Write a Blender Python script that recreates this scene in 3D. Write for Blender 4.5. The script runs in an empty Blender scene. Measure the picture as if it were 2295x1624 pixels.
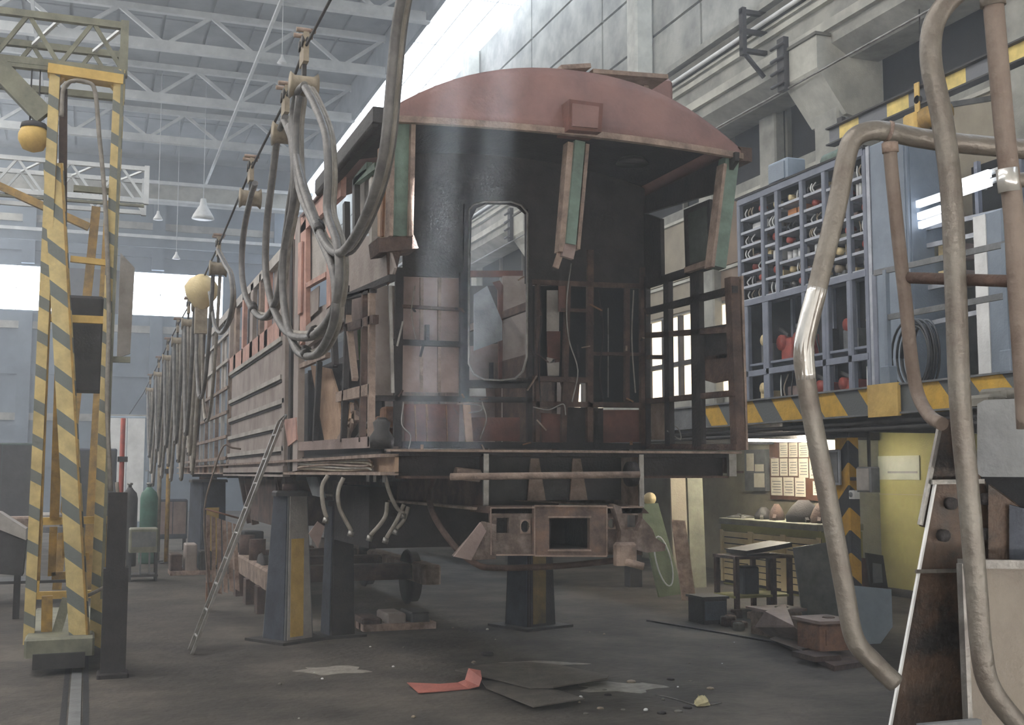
import bpy, math, random
from mathutils import Vector, Matrix
random.seed(7)
SC = bpy.context.scene
COL = SC.collection

# ------------------------------------------------------------------ camera
EYE = Vector((0, 0, 1.88)); FPX = 2600.0; CX, CY, HOR, VPX = 1147.5, 812.0, 1060.0, 195.0
PITCH = math.atan((HOR - CY) / FPX)
YAW = math.atan((CX - VPX) / math.hypot(FPX, HOR - CY))
_fh = Vector((math.sin(YAW), math.cos(YAW), 0)); _r = Vector((math.cos(YAW), -math.sin(YAW), 0)); _u = Vector((0, 0, 1))
FW = _fh * math.cos(PITCH) + _u * math.sin(PITCH); UP = -_fh * math.sin(PITCH) + _u * math.cos(PITCH)
cam_d = bpy.data.cameras.new('camera'); cam = bpy.data.objects.new('camera', cam_d); COL.objects.link(cam)
cam_d.sensor_width = 36; cam_d.lens = FPX / 2295 * 36; cam_d.clip_start = 0.05; cam_d.clip_end = 300
cam.matrix_world = Matrix.Translation(EYE) @ Matrix((_r, UP, -FW)).transposed().to_4x4()
SC.camera = cam

# ------------------------------------------------------------------ world, lights, exposure
SKYLIGHT_E, WINDOW_E, HAZE_D, WORLD_E, SUN_E = 5.0, 8.0, 0.0056, 0.54, 560.0
SC.view_settings.view_transform = 'Standard'; SC.view_settings.look = 'None'
SC.view_settings.gamma = 1.0; SC.view_settings.use_curve_mapping = False; SC.view_settings.exposure = 0.2
w = bpy.data.worlds.new('world'); SC.world = w; w.use_nodes = True
w.node_tree.nodes['Background'].inputs[0].default_value = (1.0, 0.93, 0.84, 1)
w.node_tree.nodes['Background'].inputs[1].default_value = WORLD_E
sd = bpy.data.lights.new('sun', 'SUN'); sun = bpy.data.objects.new('sun', sd); COL.objects.link(sun)
sd.energy = SUN_E; sd.angle = 0.009; sd.color = (0.95, 0.97, 1.0)
SUN_DIR = Vector((0.04, 0.45, -1.0)).normalized()
sun.rotation_euler = SUN_DIR.to_track_quat('-Z', 'Y').to_euler(); sun.location = (6, 8, 25)

# ------------------------------------------------------------------ pixel -> place helpers (a pixel and one known coordinate)
def ray(x, y): return FW * FPX + _r * (x - CX) - UP * (y - CY)
def _on(a, v, x, y):
    d = ray(x, y); return EYE + d * ((v - EYE[a]) / d[a])
def pX(v, x, y): return _on(0, v, x, y)
def pY(v, x, y): return _on(1, v, x, y)
def pZ(v, x, y): return _on(2, v, x, y)
def pD(dep, x, y):
    d = ray(x, y); return EYE + d * (dep / d.dot(FW))

# ------------------------------------------------------------------ mesh helpers
ORG = {}
def tag(o, label=None, cat=None, group=None, kind=None):
    if label: o['label'] = label
    if cat: o['category'] = cat
    if group: o['group'] = group
    if kind: o['kind'] = kind
    return o
def thing(name, label, cat, loc, group=None, kind=None):
    o = bpy.data.objects.new(name, None); COL.objects.link(o); o.location = loc; o.empty_display_size = 0.2
    ORG[o] = Vector(loc); return tag(o, label, cat, group, kind)
def V(*a): return Vector(a)

class MB:
    def __init__(s): s.v = []; s.f = []; s.sm = []
    def add(s, vs, fs, smooth=False):
        n = len(s.v); s.v += [Vector(p) for p in vs]
        for f in fs: s.f.append([i + n for i in f]); s.sm.append(smooth)
        return s
    def box(s, a, b):
        x0, x1 = sorted((a[0], b[0])); y0, y1 = sorted((a[1], b[1])); z0, z1 = sorted((a[2], b[2]))
        return s.add([(x0,y0,z0),(x1,y0,z0),(x1,y1,z0),(x0,y1,z0),(x0,y0,z1),(x1,y0,z1),(x1,y1,z1),(x0,y1,z1)],
            [(3,2,1,0),(4,5,6,7),(0,1,5,4),(1,2,6,5),(2,3,7,6),(3,0,4,7)])
    def cbox(s, a, b, c=0.01):                      # box with chamfered vertical+top edges
        x0, x1 = sorted((a[0], b[0])); y0, y1 = sorted((a[1], b[1])); z0, z1 = sorted((a[2], b[2]))
        c = min(c, (x1-x0)*.3, (y1-y0)*.3, (z1-z0)*.3)
        def ring(i, z): 
            return [(x0+c,y0+i,z),(x1-c,y0+i,z),(x1-i,y0+c,z),(x1-i,y1-c,z),(x1-c,y1-i,z),(x0+c,y1-i,z),(x0+i,y1-c,z),(x0+i,y0+c,z)]
        vs = ring(0, z0) + ring(0, z1-c) + [(x0+c,y0+c,z1),(x1-c,y0+c,z1),(x1-c,y0+c,z1),(x1-c,y1-c,z1),(x1-c,y1-c,z1),(x0+c,y1-c,z1),(x0+c,y1-c,z1),(x0+c,y0+c,z1)]
        fs = [tuple(range(7,-1,-1)), (16,17,19,21)]
        for k in range(8):
            j = (k+1) % 8; fs.append((k, j, 8+j, 8+k)); fs.append((8+k, 8+j, 16+j, 16+k))
        return s.add(vs, fs)
    def bar(s, p, q, w, h, up=None):
        p, q = Vector(p), Vector(q); d = (q - p).normalized()
        up = Vector(up) if up else (V(0,0,1) if abs(d.z) < .9 else V(0,1,0))
        sx = d.cross(up).normalized() * (w/2); sy = sx.cross(d).normalized() * (h/2)
        vs = [p-sx-sy, p+sx-sy, p+sx+sy, p-sx+sy, q-sx-sy, q+sx-sy, q+sx+sy, q-sx+sy]
        return s.add(vs, [(3,2,1,0),(4,5,6,7),(0,1,5,4),(1,2,6,5),(2,3,7,6),(3,0,4,7)])
    def prism(s, pts, vec):
        pts = [Vector(p) for p in pts]; vec = Vector(vec); n = len(pts)
        nrm = sum(((pts[i]-pts[0]).cross(pts[(i+1) % n]-pts[0]) for i in range(n)), Vector())
        if nrm.dot(vec) > 0: pts = pts[::-1]
        fs = [tuple(range(n)), tuple(range(2*n-1, n-1, -1))]
        for i in range(n): fs.append(((i+1) % n, i, n+i, n+(i+1) % n))
        return s.add(pts + [p+vec for p in pts], fs)
    def tube(s, pts, r, n=8, r2=None, cap=True):
        pts = [Vector(p) for p in pts]; m = len(pts); t = (pts[1]-pts[0]).normalized()
        a = t.cross(V(0,0,1) if abs(t.z) < .9 else V(1,0,0)).normalized(); vs = []; fs = []
        for i, p in enumerate(pts):
            d = (pts[min(i+1, m-1)] - pts[max(i-1, 0)]).normalized()
            a = (a - d*a.dot(d)).normalized(); b = d.cross(a)
            rr = r if r2 is None else r + (r2-r)*i/(m-1)
            vs += [p + (a*math.cos(2*math.pi*k/n) + b*math.sin(2*math.pi*k/n))*rr for k in range(n)]
        for i in range(m-1):
            for k in range(n):
                j = (k+1) % n; fs.append((i*n+k, i*n+j, (i+1)*n+j, (i+1)*n+k))
        s.add(vs, fs, True)
        if cap:
            b0 = len(s.v) - len(vs)
            s.f.append([b0+k for k in range(n-1, -1, -1)]); s.sm.append(False)
            s.f.append([b0+(m-1)*n+k for k in range(n)]); s.sm.append(False)
        return s
    def lathe(s, c, prof, n=12, axis='z'):
        c = Vector(c); vs = []; fs = []; m = len(prof)
        for r, h in prof:
            for k in range(n):
                a = 2*math.pi*k/n; x, y = r*math.cos(a), r*math.sin(a)
                vs.append(c + (V(x,y,h) if axis == 'z' else V(h,x,y) if axis == 'x' else V(y,h,x)))
        for i in range(m-1):
            for k in range(n):
                j = (k+1) % n; fs.append((i*n+k, i*n+j, (i+1)*n+j, (i+1)*n+k))
        fs.append(tuple(range(n-1, -1, -1))); 
        s.add(vs, fs, True); b0 = len(s.v)-len(vs)
        s.f.append([b0+(m-1)*n+k for k in range(n)]); s.sm.append(False)
        return s
    def sheet(s, rows, t):                          # rows of points -> thick sheet (t = offset vector)
        t = Vector(t); R = len(rows); C_ = len(rows[0]); A = [Vector(p) for r in rows for p in r]
        N = len(A); vs = A + [p+t for p in A]; fs = []
        for i in range(R-1):
            for j in range(C_-1):
                a = i*C_+j; b = a+1; c = a+C_+1; d = a+C_
                fs += [(a,b,c,d), (N+d,N+c,N+b,N+a)]
        rim = [j for j in range(C_)] + [i*C_+C_-1 for i in range(1,R)] + [(R-1)*C_+j for j in range(C_-2,-1,-1)] + [i*C_ for i in range(R-2,0,-1)]
        for k in range(len(rim)):
            a, b = rim[k], rim[(k+1) % len(rim)]; fs.append((b, a, N+a, N+b))
        return s.add(vs, fs)
    def build(s, name, mat, parent=None, label=None, kind=None):
        if parent is not None: org = ORG[parent]
        else:
            xs = [p.x for p in s.v]; ys = [p.y for p in s.v]; zs = [p.z for p in s.v]
            org = V((min(xs)+max(xs))/2, (min(ys)+max(ys))/2, min(zs))
        me = bpy.data.meshes.new(name); me.from_pydata([p-org for p in s.v], [], s.f)
        me.polygons.foreach_set('use_smooth', s.sm); me.materials.append(mat); me.update()
        o = bpy.data.objects.new(name, me); COL.objects.link(o)
        if parent is not None: o.parent = parent
        else: o.location = org
        ORG[o] = org; return tag(o, label, None, None, kind)
def single(mb, name, mat, label, cat, group=None, kind=None):
    o = mb.build(name, mat); return tag(o, label, cat, group, kind)
def struct(mb, name, mat, parent=None):
    o = mb.build(name, mat, parent)
    if parent is None: o['kind'] = 'structure'
    return o
def catmull(pts, k=6):
    pts = [Vector(p) for p in pts]; P = [pts[0]*2-pts[1]] + pts + [pts[-1]*2-pts[-2]]; out = []
    for i in range(1, len(P)-2):
        a, b, c, d = P[i-1:i+3]
        for j in range(k):
            t = j/k
            out.append(.5*((2*b)+(c-a)*t+(2*a-5*b+4*c-d)*t*t+(3*b-a-3*c+d)*t**3))
    return out + [pts[-1]]
def PB(pts, axis, v): return [_on(axis, v, x, y) for x, y in pts]
def plX(mb, X, pix, t): return mb.prism(PB(pix, 0, X), (t, 0, 0))
def plY(mb, Y, pix, t): return mb.prism(PB(pix, 1, Y), (0, t, 0))

# ------------------------------------------------------------------ materials
def lin(c):
    return tuple(((x/255)/12.92 if x/255 <= .04045 else ((x/255+.055)/1.055)**2.4) for x in c) + (1,)
MC = {}
def M(name, c1, c2=None, rough=.75, metal=0., scale=3., bump=.25, c3=None, fine=40.):
    if name in MC: return MC[name]
    m = bpy.data.materials.new(name); m.use_nodes = True; nt = m.node_tree; N = nt.nodes; L = nt.links
    bs = N['Principled BSDF']; bs.inputs['Roughness'].default_value = rough; bs.inputs['Metallic'].default_value = metal
    tc = N.new('ShaderNodeTexCoord'); nz = N.new('ShaderNodeTexNoise'); nz.inputs['Scale'].default_value = scale
    nz.inputs['Detail'].default_value = 8; nz.inputs['Roughness'].default_value = .65
    L.new(tc.outputs['Object'], nz.inputs['Vector'])
    cr = N.new('ShaderNodeValToRGB'); e = cr.color_ramp.elements
    c2 = c2 or tuple(int(x*.78) for x in c1)
    e[0].position = .36; e[0].color = lin(c1); e[1].position = .64; e[1].color = lin(c2)
    if c3:
        k = e.new(.5); k.color = lin(c3)
    L.new(nz.outputs['Fac'], cr.inputs['Fac']); L.new(cr.outputs['Color'], bs.inputs['Base Color'])
    n2 = N.new('ShaderNodeTexNoise'); n2.inputs['Scale'].default_value = fine; n2.inputs['Detail'].default_value = 4
    L.new(tc.outputs['Object'], n2.inputs['Vector'])
    bp = N.new('ShaderNodeBump'); bp.inputs['Strength'].default_value = bump; bp.inputs['Distance'].default_value = .02
    L.new(n2.outputs['Fac'], bp.inputs['Height']); L.new(bp.outputs['Normal'], bs.inputs['Normal'])
    MC[name] = m; return m
def HZ(name, ya, gr, ax, k, rough=.6, duty=.5):       # painted hazard stripes; ax = weights of x,y,z
    m = M(name, ya, rough=rough, scale=6, c2=tuple(int(x*.85) for x in ya)); nt = m.node_tree; N = nt.nodes; L = nt.links
    bs = N['Principled BSDF']; src = bs.inputs['Base Color'].links[0].from_socket
    tc = N.new('ShaderNodeTexCoord'); vm = N.new('ShaderNodeVectorMath'); vm.operation = 'DOT_PRODUCT'; vm.inputs[1].default_value = ax
    L.new(tc.outputs['Object'], vm.inputs[0])
    mu = N.new('ShaderNodeMath'); mu.operation = 'MULTIPLY'; mu.inputs[1].default_value = k; L.new(vm.outputs['Value'], mu.inputs[0])
    fr = N.new('ShaderNodeMath'); fr.operation = 'FRACT'; L.new(mu.outputs[0], fr.inputs[0])
    gt = N.new('ShaderNodeMath'); gt.operation = 'GREATER_THAN'; gt.inputs[1].default_value = duty; L.new(fr.outputs[0], gt.inputs[0])
    mx = N.new('ShaderNodeMix'); mx.data_type = 'RGBA'; L.new(gt.outputs[0], mx.inputs['Factor'])
    L.new(src, mx.inputs['A']); mx.inputs['B'].default_value = lin(gr); L.new(mx.outputs['Result'], bs.inputs['Base Color'])
    return m
def EM(name, c, e):
    m = bpy.data.materials.new(name); m.use_nodes = True; b = m.node_tree.nodes['Principled BSDF']
    b.inputs['Base Color'].default_value = lin(c); b.inputs['Emission Color'].default_value = lin(c); b.inputs['Emission Strength'].default_value = e
    b.inputs['Roughness'].default_value = .6
    return m
floor_m = M('dirty_concrete', (90,84,76), (45,41,37), c3=(68,63,57), rough=.9, scale=.9, bump=.7, fine=14)
conc = M('grey_concrete', (168,168,160), (128,128,122), scale=1.3, rough=.9)
conc_l = M('whitewashed_concrete', (196,196,186), (164,164,156), scale=2., rough=.9)
conc_d = M('stained_concrete', (120,118,110), (92,90,84), scale=1.5, rough=.9)
bluewall = M('blue_grey_wall', (116,128,140), (90,101,112), scale=.5, rough=.9)
roofm = M('roof_slab', (142,149,155), (110,117,124), scale=.6, rough=.9)
steel_w = M('pale_truss_paint', (216,220,222), (190,195,198), scale=2, rough=.7)
brownp = M('brown_wall_panel', (134,116,98), (112,96,82), scale=1.5)
beigep = M('beige_wall_panel', (158,150,132), (138,130,114), scale=1.5)
olive = M('olive_yellow_wall', (150,146,92), (128,124,78), scale=1.2, rough=.85)
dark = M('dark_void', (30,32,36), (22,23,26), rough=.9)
darksteel = M('dark_steel', (62,60,60), (44,42,42), rough=.6, metal=.2, scale=5)
greysteel = M('grey_steel', (124,126,128), (96,98,100), rough=.55, metal=.2, scale=4)
barest = M('bare_steel', (150,148,144), (112,108,104), rough=.38, metal=.7, scale=6)
rust = M('dark_rust', (94,75,66), (56,46,43), c3=(74,59,53), rough=.85, scale=5, bump=.5)
rust_l = M('pale_rust', (156,137,124), (108,93,85), rough=.85, scale=6, bump=.5)
rust_r = M('red_primer', (112,76,67), (80,58,52), rough=.8, scale=3)
rust_o = M('orange_rust', (138,102,78), (102,76,62), rough=.85, scale=8, bump=.5)
roofred = M('oxide_red_roof', (136,104,98), (112,86,82), rough=.65, scale=2.2)
salmon = M('salmon_primer', (200,158,144), (160,126,116), rough=.75, scale=4)
sidegrey = M('dusty_side_sheet', (158,148,142), (128,116,110), rough=.7, scale=2.4)
sidelight = M('pale_side_sheet', (176,172,166), (146,140,134), rough=.7, scale=3)
greenp = M('green_primer', (108,128,117), (80,92,85), rough=.75, scale=5)
pinkp = M('pinkish_lining_panel', (150,132,126), (112,96,92), rough=.75, scale=2)
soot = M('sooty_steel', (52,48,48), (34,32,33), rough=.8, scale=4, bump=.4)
scorch = M('scorched_steel', (124,112,104), (70,60,55), c3=(96,82,74), rough=.7, scale=7, bump=.5)
scorch_o = M('scorched_brown_steel', (118,94,80), (74,62,56), c3=(100,84,76), rough=.75, scale=6, bump=.5)
patch = M('pale_dust', (150,146,138), (120,116,108), rough=.95, scale=9)
ofcut = M('dusty_offcut', (104,98,90), (80,75,69), rough=.8, scale=5)
ply = M('beige_board', (186,158,134), (150,124,104), rough=.8, scale=3)
hose_m = M('grey_rubber_hose', (150,144,135), (116,110,102), rough=.6, scale=9)
hose_d = M('dark_rubber_hose', (110,108,106), (80,78,78), rough=.5, scale=9)
tan_m = M('tan_casting', (158,146,126), (120,110,96), rough=.7, scale=8)
yellow = M('yellow_paint', (214,182,104), (186,154,84), rough=.6, scale=5)
yellow_d = M('grimy_yellow_paint', (176,140,66), (120,98,54), rough=.7, scale=5)
oliveg = M('olive_grey_paint', (134,134,116), (104,104,92), rough=.7, scale=4)
hz_leg = HZ('hazard_leg', (216,194,134), (112,116,112), (.55,0,1), 2.9, duty=.66)
hz_leg2 = HZ('hazard_strut', (216,196,138), (110,116,114), (.75,0,1), 2.5, duty=.64)
hz_beam = HZ('hazard_beam', (214,172,64), (92,96,98), (0,1,-.9), 1.15)
hz_sq = HZ('hazard_squares', (230,206,120), (104,106,112), (0,1,0), 1.05, duty=.42)
hz_col = HZ('hazard_column', (206,160,56), (54,56,58), (.8,.9,1), 1.9)
rackm = M('blue_grey_rack_paint', (118,124,140), (98,104,118), rough=.5, scale=3)
rackl = M('pale_shelf_steel', (172,176,184), (142,146,156), rough=.4, metal=.2, scale=5)
cabm = M('blue_grey_cabinet', (128,140,154), (108,120,134), rough=.5, scale=1.5)
cream = M('cream_paint', (226,208,160), (202,182,136), rough=.6, scale=3)
white = M('white_enamel', (228,230,230), (206,208,208), rough=.4, scale=3)
paper = M('paper', (236,230,214), (222,214,196), rough=.9, scale=7)
board = M('brown_noticeboard', (108,72,52), (86,58,44), rough=.8, scale=4)
redp = M('red_component', (168,72,56), (128,54,46), rough=.55, scale=6)
orangep = M('orange_component', (206,140,78), (176,112,60), rough=.6, scale=5)
greencyl = M('green_tank', (72,118,100), (56,92,80), rough=.55, scale=4)
blackr = M('black_rubber', (34,35,38), (24,25,27), rough=.35, scale=6)
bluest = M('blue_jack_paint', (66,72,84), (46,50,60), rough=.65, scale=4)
bluesheet = M('pale_blue_sheet', (150,164,178), (126,140,154), rough=.5, scale=2)
foliage = M('green_sheet', (92,128,72), (58,88,48), rough=.7, scale=14)
glassy = M('dusty_pane', (150,156,162), (118,124,130), rough=.25, scale=3)
pipe_m = M('worn_grey_pipe', (126,121,113), (104,96,88), rough=.42, metal=.35, scale=7)
pipe_r = M('rusty_pipe', (122,110,100), (100,86,77), rough=.6, metal=.2, scale=7)
polish = M('polished_steel', (226,224,220), (200,198,194), rough=.22, metal=.6, scale=7, bump=.05)
plate_d = M('scorched_plate', (66,59,54), (40,38,38), c3=(84,67,55), rough=.55, metal=.2, scale=4, bump=.4)
plate_b = M('tan_grey_plate', (142,132,120), (120,110,100), rough=.5, scale=2)
paper_y = M('crumpled_paper', (206,198,158), (170,160,124), rough=.9, scale=20)
woodslat = M('weathered_wood', (182,158,144), (116,96,86), rough=.85, scale=6)
sky_em = EM('daylit_glazing', (226,238,255), SKYLIGHT_E)
win_em = EM('daylit_window_pane', (232,242,255), WINDOW_E)
warm_em = EM('warm_lit_pane', (255,236,206), 1.6)
tube_em = EM('fluorescent_tube', (255,244,222), 130.0)
strip_em = EM('glowing_white_strip', (240,246,255), 2.2)  # weak glow standing for light reflected off white metal strips

# ================================================================== SETTING
WX, WL, YB, YF = 12.0, -14.0, 60.0, -6.0
struct(MB().box((WL-.3, YF, -.3), (WX+.3, YB+.3, 0)), 'floor', floor_m)
# crane rail let into the floor
rl = thing('floor_rail', 'crane rail sunk in the floor running under the yellow gantry', 'rail', (-.03, 10, 0))
MB().box((-.075, 6, 0), (.015, 45, .012)).build('rail_head', greysteel, rl)
for x in (-.135, .03): MB().box((x, 6, 0), (x+.045, 45, .005)).build('groove', dark, rl)

# back wall with ribbon windows
wb = struct(MB().box((WL-.3, YB, 0), (WX+.3, YB+.3, 9.7)).box((WL-.3, YB, 11.85), (WX+.3, YB+.3, 18.5)), 'wall_back', bluewall)
for k, z in enumerate((2.2, 4.4, 6.6, 8.8, 12.6, 14.0)):
    MB().box((WL, YB-.12, z), (WX, YB, z+.35)).build('ledge', conc if k % 2 else bluewall, wb)
for x in (-9, -3, 3, 9):
    for z0, z1 in ((0, 9.6), (11.95, 17)): MB().box((x-.3, YB-.35, z0), (x+.3, YB, z1)).build('pilaster', bluewall, wb)
MB().box((-1.75, YB-.1, 9.7), (1.65, YB+.3, 11.85)).build('infill_panel', darksteel, wb)
MB().box((6.2, YB-.1, 9.7), (WX, YB+.3, 11.85)).build('infill_panel', bluewall, wb)
for n, (x0, x1) in enumerate(((WL, -1.75), (1.65, 6.2)), 1):
    wn = thing('window_%d' % n, None, None, ((x0+x1)/2, YB, 9.7), kind='structure')
    MB().box((x0, YB+.1, 9.7), (x1, YB+.16, 11.85)).build('pane', win_em, wn)
    m = MB().box((x0, YB+.06, 10.75), (x1, YB+.1, 10.77)); x = x0+1.5
    while x < x1-.5: m.box((x, YB+.06, 9.7), (x+.03, YB+.1, 11.85)); x += 1.5
    m.build('window_frame', steel_w, wn)
# crane runway and gallery across the back
cg = thing('back_crane_runway', 'pale crane runway beam crossing high in front of the far wall', 'beam', (0, 54, 14.2), kind='structure')
MB().box((WL, 54, 14.2), (9.6, 54.3, 14.9)).build('web', conc, cg)
MB().box((WL, 53.8, 14.9), (9.6, 54.5, 15.05)).build('top_flange', steel_w, cg)
MB().box((WL, 53.8, 14.1), (9.6, 54.5, 14.2)).build('bottom_flange', steel_w, cg)
cg = thing('low_runway', 'lower pale runway beam crossing in front of the far wall', 'beam', (0, 56, 12.4), kind='structure')
MB().box((WL, 56, 12.4), (9.6, 56.2, 12.8)).build('web', bluewall, cg)
MB().box((WL, 55.9, 12.8), (9.6, 56.4, 12.95)).build('top_flange', steel_w, cg)

# left wall (out of frame) with its band of daylight windows
wl = struct(MB().box((WL-.3, YF, 0), (WL, YB, 8.5)).box((WL-.3, YF, 13.5), (WL, YB, 18.5)), 'wall_left', bluewall)
wn = thing('window_3', None, None, (WL, 25, 8.5), kind='structure')
MB().box((WL-.2, YF, 8.5), (WL-.14, YB, 13.5)).build('pane', EM('left_glazing', (252,250,248), 2.6), wn)
m = MB().box((WL-.14, YF, 9.9), (WL, YB, 10.0))
for k in range(22): m.box((WL-.14, YF+3*k, 8.5), (WL, YF+3*k+.12, 13.5))
m.build('window_frame', steel_w, wn)

# front wall behind the camera, open below like a big gate
wf_ = struct(MB().box((WL-.3, YF-.3, 6.0), (WX+.3, YF, 18.5)), 'wall_front', conc)
for x in (-8.5, -2.5, 3.5, 9.5): MB().box((x, YF-.3, 0), (x+.6, YF, 6.0)).build('gate_pier', conc, wf_)
# roof: slab, unseen slots added to let sun shafts through, panels, trusses
slots = [(1.76, 1.97), (2.13, 2.31)]; SY0, SY1 = 1.5, 2.32; ZR = 17.6
m = MB(); m.box((WL-.3, YF, ZR), (9.7, SY0, ZR+.3)); m.box((WL-.3, SY1, ZR), (9.7, YB+.3, ZR+.3)); xs = [WL-.3]
for a, b in slots: xs += [a, b]
xs.append(9.7)
for i in range(0, len(xs), 2): m.box((xs[i], SY0, ZR), (xs[i+1], SY1, ZR+.3))
m.box((9.55, YF, 16.05), (9.7, YB, ZR+.3))
ceil = struct(m, 'ceiling', roofm)
for j in range(6):
    for i in range(10):
        x = -5.5 + i*1.5; y = 22.5 + j*6
        MB().cbox((x+.06, y+.06, ZR-.1), (x+1.44, y+5.94, ZR-.002)).build('roof_panel', roofm, ceil)
tr_lab = ['nearest pale steel roof truss beside the skylight', 'second pale roof truss from the camera', 'third pale roof truss from the camera', 'fourth pale roof truss, in the haze', 'fifth pale roof truss, deep in the haze', 'farthest pale roof truss before the end wall']
for j, y in enumerate((22.5, 28.5, 34.2, 39.5, 45.2, 51.0)):
    t = thing('roof_truss', tr_lab[j], 'truss', (0, y, 16), 'roof trusses', 'structure')
    MB().box((WL, y-.14, 16.0), (9.7, y+.14, 16.32)).build('bottom_chord', steel_w, t)
    MB().box((WL, y-.1, 17.28), (9.7, y+.1, 17.49)).build('top_chord', steel_w, t)
    for i in range(8):
        x = -13 + i*3
        MB().bar((x, y, 16.2), (x+1.5, y, 17.35), .12, .12).build('diagonal', steel_w, t)
        MB().bar((x+1.5, y, 17.35), (x+3, y, 16.2), .12, .12).build('diagonal', steel_w, t)
for i, x in enumerate((-2, 5)):
    single(MB().box((x-.05, 20, 15.88), (x+.05, 58, 15.99)), 'roof_tie', steel_w, ('long pale tie bar under the trusses above the gantry', 'long pale tie bar under the trusses above the hoses')[i], 'beam', 'roof ties', 'structure')
# skylight strip against the right wall
sk = thing('window_4', None, None, (10.8, 30, 16.1), kind='structure')
MB().box((9.7, YF, 16.1), (WX, YB, 16.16)).build('pane', sky_em, sk)
for k in range(14): MB().box((9.7, 8+4*k, 16.05), (WX, 8.04+4*k, 16.1)).build('glazing_bar', white, sk)
for x in (10.4, 11.2): MB().box((x, YF, 16.06), (x+.03, YB, 16.1)).build('glazing_bar', white, sk)

# unseen roof light added over the left half for steeper light
sk2 = thing('window_6', None, None, (-8, 25, 17.5), kind='structure')
MB().box((-10.5, YF, 17.45), (-5.6, YB, 17.5)).build('pane', EM('added_roof_glazing', (255,251,246), 6.4), sk2)
for k in range(16): MB().box((-10.5, YF+4*k, 17.36), (-5.6, YF+.12+4*k, 17.45)).build('glazing_bar', steel_w, sk2)

# right wall
wr = struct(MB().box((WX, YF, 0), (WX+.3, YB, 3.5)).box((WX, YF, 5.3), (WX+.3, YB, 7.6)).box((WX, YF, 9.4), (WX+.3, YB, 17.9)).box((WX, YF, 3.5), (WX+.3, 17.5, 5.3)).box((WX, 36, 3.5), (WX+.3, YB, 5.3)), 'wall_right', conc)
MB().box((WX+.12, YF, 7.6), (WX+.18, YB, 9.4)).build('window_glass', dark, wr)
for y in range(-4, 60, 2): MB().box((WX, y, 7.6), (WX+.1, y+.07, 9.4)).build('mullion', conc_d, wr)
for j in range(11):
    for i in range(4):
        MB().cbox((WX-.08, 6+j*5+.04, 10.5+i*1.38+.03), (WX-.002, 11+j*5-.04, 11.88+i*1.38-.03)).build('wall_panel', conc, wr)
MB().box((WX-.05, 17.5, 3.5), (WX+.02, 17.7, 5.3)).build('window_jamb', conc_d, wr)
wn = thing('window_5', None, None, (WX, 26, 3.5), kind='structure')
MB().box((WX+.1, 17.7, 3.5), (WX+.15, 36, 5.3)).build('pane', warm_em, wn)
m = MB().box((WX, 17.7, 4.2), (WX+.1, 36, 4.3))
for k in range(24): m.box((WX, 17.7+.76*k, 3.5), (WX+.1, 17.8+.76*k, 5.3))
m.build('window_frame', soot, wn)
# pilasters and recessed panels under the crane girder
for y in (12.2, 18.35, 20.7, 24.0, 30.0, 36.0): MB().cbox((WX-.22, y-.28, 2.7), (WX-.002, y+.28, 9.3), .03).build('pilaster', conc, wr)
for y0, y1, mt in ((16.6, 18.0, beigep), (18.7, 20.4, brownp), (12.6, 14.6, beigep), (21.0, 23.6, beigep), (9.4, 11.9, brownp)):
    for z0, z1 in ((6.05, 7.3), (5.35, 5.95)):
        MB().box((WX-.05, y0, z0), (WX-.001, y1, z1)).build('recessed_panel', mt, wr)
        MB().box((WX-.1, y0, z1), (WX-.001, y1, z1+.06)).build('panel_moulding', conc_l, wr)
# upper column
for y, nm in ((23.4, 'white upper column rising above the carriage roof'), (36.0, 'hazy upper column deeper along the right wall')):
    single(MB().cbox((WX-.55, y-.25, 10.2), (WX-.09, y+.25, 16.0), .05), 'wall_column', conc_l, nm, 'column', 'upper columns', 'structure')
# crane girder on the right
gd = thing('crane_girder', 'long concrete crane girder with rail along the right wall', 'girder', (11.2, 25, 8.6), kind='structure')
MB().prism([(11.0,-4,8.75),(11.35,-4,8.55),(11.9,-4,8.55),(11.9,-4,10.1),(11.0,-4,10.1)], (0, 64, 0)).build('girder_body', conc, gd)
for z, h, d in ((8.95, .16, .1), (9.42, .1, .1), (9.62, .05, .06), (9.98, .12, .16)):
    MB().box((11.0-d, -4, z), (11.02, 60, z+h)).build('flange', conc_l if d < .12 else conc, gd)
MB().box((10.9, -4, 9.72), (11.02, 60, 9.9)).build('dark_recess', conc_d, gd)
MB().tube([(10.86, -4, 9.72), (10.86, 60, 9.72)], .04, 8).build('white_conductor_pipe', white, gd)
for y in (9.0, 17.1, 21.5, 27.0):
    b = MB()
    for z in (9.2, 9.55, 9.9): b.box((10.5, y-.05, z), (11, y+.05, z+.07))
    b.box((10.5, y-.06, 9.15), (10.58, y+.06, 10.0)).bar((10.55, y, 9.2), (10.95, y, 8.8), .06, .06)
    b.build('collector_bracket', darksteel, gd)
single(MB().tube([(10.7, 6, 8.25), (10.7, 40, 8.15)], .018, 6), 'stay_wire', barest, 'thin taut wire below the crane girder', 'wire')
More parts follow.
